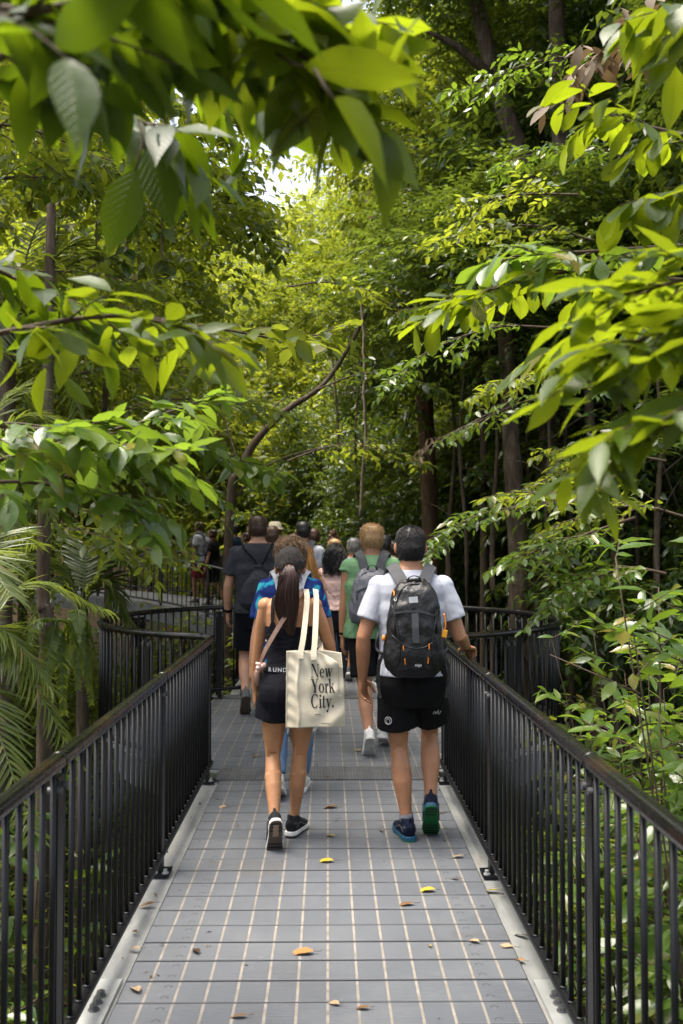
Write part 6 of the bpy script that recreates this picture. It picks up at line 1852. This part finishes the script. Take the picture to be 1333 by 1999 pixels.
STEM = 'slender dark stems in the shade of the forest'
for j, (px, d, top, lean) in enumerate(((905, 13.0, 560, 20), (965, 12.6, 640, -14), (1040, 13.4, 520, 26), (1068, 11.8, 700, -10), (1110, 12.6, 600, 16), (1205, 11.6, 640, -20), (1240, 12.4, 560, 14), (1285, 10.8, 620, -12), (880, 15, 520, -18), (1135, 14.2, 420, 10), (700, 19, 600, 16), (655, 20, 640, -12))):
    q = gp(px, d); p = smooth_path([q, at(px + lean * .3, 1100, d), at(px - lean * .4, 850, d), at(px + lean, top, d + .2)], 24)
    root = empty('sapling', q); tag(root, 'slender dark stem rising in the shade of the forest beyond the crowd', 'sapling', STEM)
    mb = MB().tube(p - q, np.linspace(.035 + .012 * (j % 3), .012, 24), sides=7)
    for w_ in range(4):
        a = p[9 + 3 * w_]; dv = np.array([rq.uniform(-.9, .9), rq.uniform(-.3, .3), rq.uniform(.1, .6)])
        mb.tube(smooth_path([a - q, a - q + dv * .5 + UP * .05, a - q + dv], 7), np.linspace(.011, .004, 7), sides=5)
    mb.build('trunk', M['bark'], root)
def debris():
    rg = np.random.RandomState(3); n = 150
    y = rg.uniform(1.6, 10.5, n); e = rg.uniform(0, 1, n) < .55
    x = np.where(e, rg.choice([-1, 1], n) * rg.uniform(.66, .90, n), rg.uniform(-.7, .7, n))
    D = rg.normal(size=(n, 3)); D[:, 2] *= .15
    L = rg.uniform(.008, .032, n)
    tag(link('leaf_debris', leaves_mesh('leaf_debris', np.stack([x, y, np.full(n, .004)], 1), D, UP + rg.normal(0, .3, (n, 3)), L, L * rg.uniform(.2, .6, n), M['litter'], T_FAR, .3, rg)), 'brown leaf crumbs and grit scattered over the boardwalk planks', 'leaf debris', kind='stuff')
debris()

# --- fallen leaves
FL = {}
def fmat(nm, c): return leaf_mat(nm, [(0, tuple(q * .8 for q in c)), (1, c)], tuple(q * .5 for q in c), .2, .6, True)
FL['yellow'] = fmat('yellow_fallen_leaf', (.60, .42, .03)); FL['brown'] = fmat('brown_fallen_leaf', (.20, .10, .04)); FL['tan'] = fmat('tan_fallen_leaf', (.48, .33, .19)); FL['orange'] = fmat('orange_fallen_leaf', (.42, .20, .05)); FL['dark'] = fmat('dark_fallen_leaf', (.07, .03, .02))
def fallen(px, py, kind, L, ang, label, curl=.35, zz=.006):
    d = 1.66 * F / (py - 1065.0)
    q = at(px, py, d); x, y = q[0], q[1]
    o = empty('fallen_leaf', (x, y, zz), R(ang)); tag(o, label, 'leaf')
    rg = np.random.RandomState(int(px * 7 + py))
    me = leaves_mesh('blade', [(0, -L / 2, .004 + .10 * L * curl)], [(0, 1, .18 * curl)], [(rg.normal(0, .18), 0, 1)], L, L * rg.uniform(.34, .46), FL[kind], T_NEAR, curl, rg)
    link('blade', me, o)
    MB().tube([(0, -L / 2, .006 + .1 * L * curl), (.004, -L * .62, .006), (.008, -L * .74, .008)], .0012, sides=5).build('stalk', M['twig'], o)
for a in (
    (632, 1676, 'yellow', .11, 82, 'curled yellow leaf on the centre line just in front of the woman'), (643, 1627, 'yellow', .075, 60, 'small folded yellow leaf beside the centre line between the walkers'),
    (830, 1732, 'yellow', .10, 80, 'flat pale yellow leaf on the planks right of the middle'), (955, 1731, 'yellow', .11, 78, 'bright yellow leaf lying on the right edge beam'),
    (585, 1850, 'orange', .12, 86, 'orange brown curled leaf left of the centre line in the foreground'), (786, 1758, 'brown', .11, 84, 'long thin brown leaf right of the centre line'),
    (383, 1845, 'dark', .07, 20, 'dark curled leaf at the left of the planks'), (264, 1915, 'tan', .10, 25, 'pale tan crumpled leaf at the lower left'),
    (286, 1757, 'brown', .08, 100, 'brown leaf on the left edge beam'), (262, 1808, 'brown', .05, 30, 'small brown leaf further down the left edge beam'), (262, 1840, 'tan', .06, 70, 'small pale leaf on the left edge beam near the bolted plate'),
    (1010, 1862, 'orange', .07, 40, 'orange leaf at the right edge gap in the foreground'), (980, 1838, 'tan', .10, 70, 'pale leaf beside the right edge gap'), (924, 1830, 'tan', .06, 50, 'tiny pinkish leaf on the right planks'),
    (1018, 1815, 'dark', .08, 30, 'dark curled leaf on the right edge beam'), (893, 1668, 'tan', .07, 95, 'tan leaf near the right edge of the planks'), (640, 1572, 'orange', .13, 82, 'orange brown twig like leaf behind the walkers on the centre line'),
    (657, 1597, 'brown', .05, 120, 'small rust leaf near the centre between the two walkers'), (697, 1463, 'yellow', .09, 75, 'yellow leaf beneath the raised white shoe'), (640, 1500, 'tan', .06, 60, 'pale leaf on the cover plate at the middle'),
    (634, 1515, 'brown', .08, 70, 'brown leaf at the edge of the cover plate'), (497, 1474, 'orange', .09, 85, 'orange leaf on the platform left of the woman'), (500, 1433, 'yellow', .06, 85, 'pale yellow leaf further back on the platform left of the woman'),
    (430, 1571, 'tan', .08, 80, 'tan leaf near the left beam at the cover plate'), (437, 1510, 'orange', .05, 60, 'small orange leaf at the left end of the cover plate'), (743, 1617, 'tan', .05, 20, 'scrap of pale leaf left of the man'),
    (860, 1583, 'orange', .05, 90, 'small orange leaf by the raised green soled shoe'), (650, 1946, 'tan', .06, 50, 'pale twisted leaf near the bottom edge'), (706, 1956, 'brown', .06, 80, 'thin brown leaf at the bottom right of the centre line'),
    (465, 1970, 'brown', .07, 85, 'thin brown leaf at the bottom left of the centre line'), (566, 1998, 'tan', .11, 85, 'tan leaf cut by the bottom edge of the picture'), (838, 1838, 'yellow', .035, 10, 'tiny yellow scrap on the right planks'), (888, 1710, 'dark', .05, 60, 'small dark leaf scrap near the right edge')):
    fallen(*a[:5], a[5], zz=.004 if not 940 < a[0] < 1030 or a[1] > 1900 else -.002)
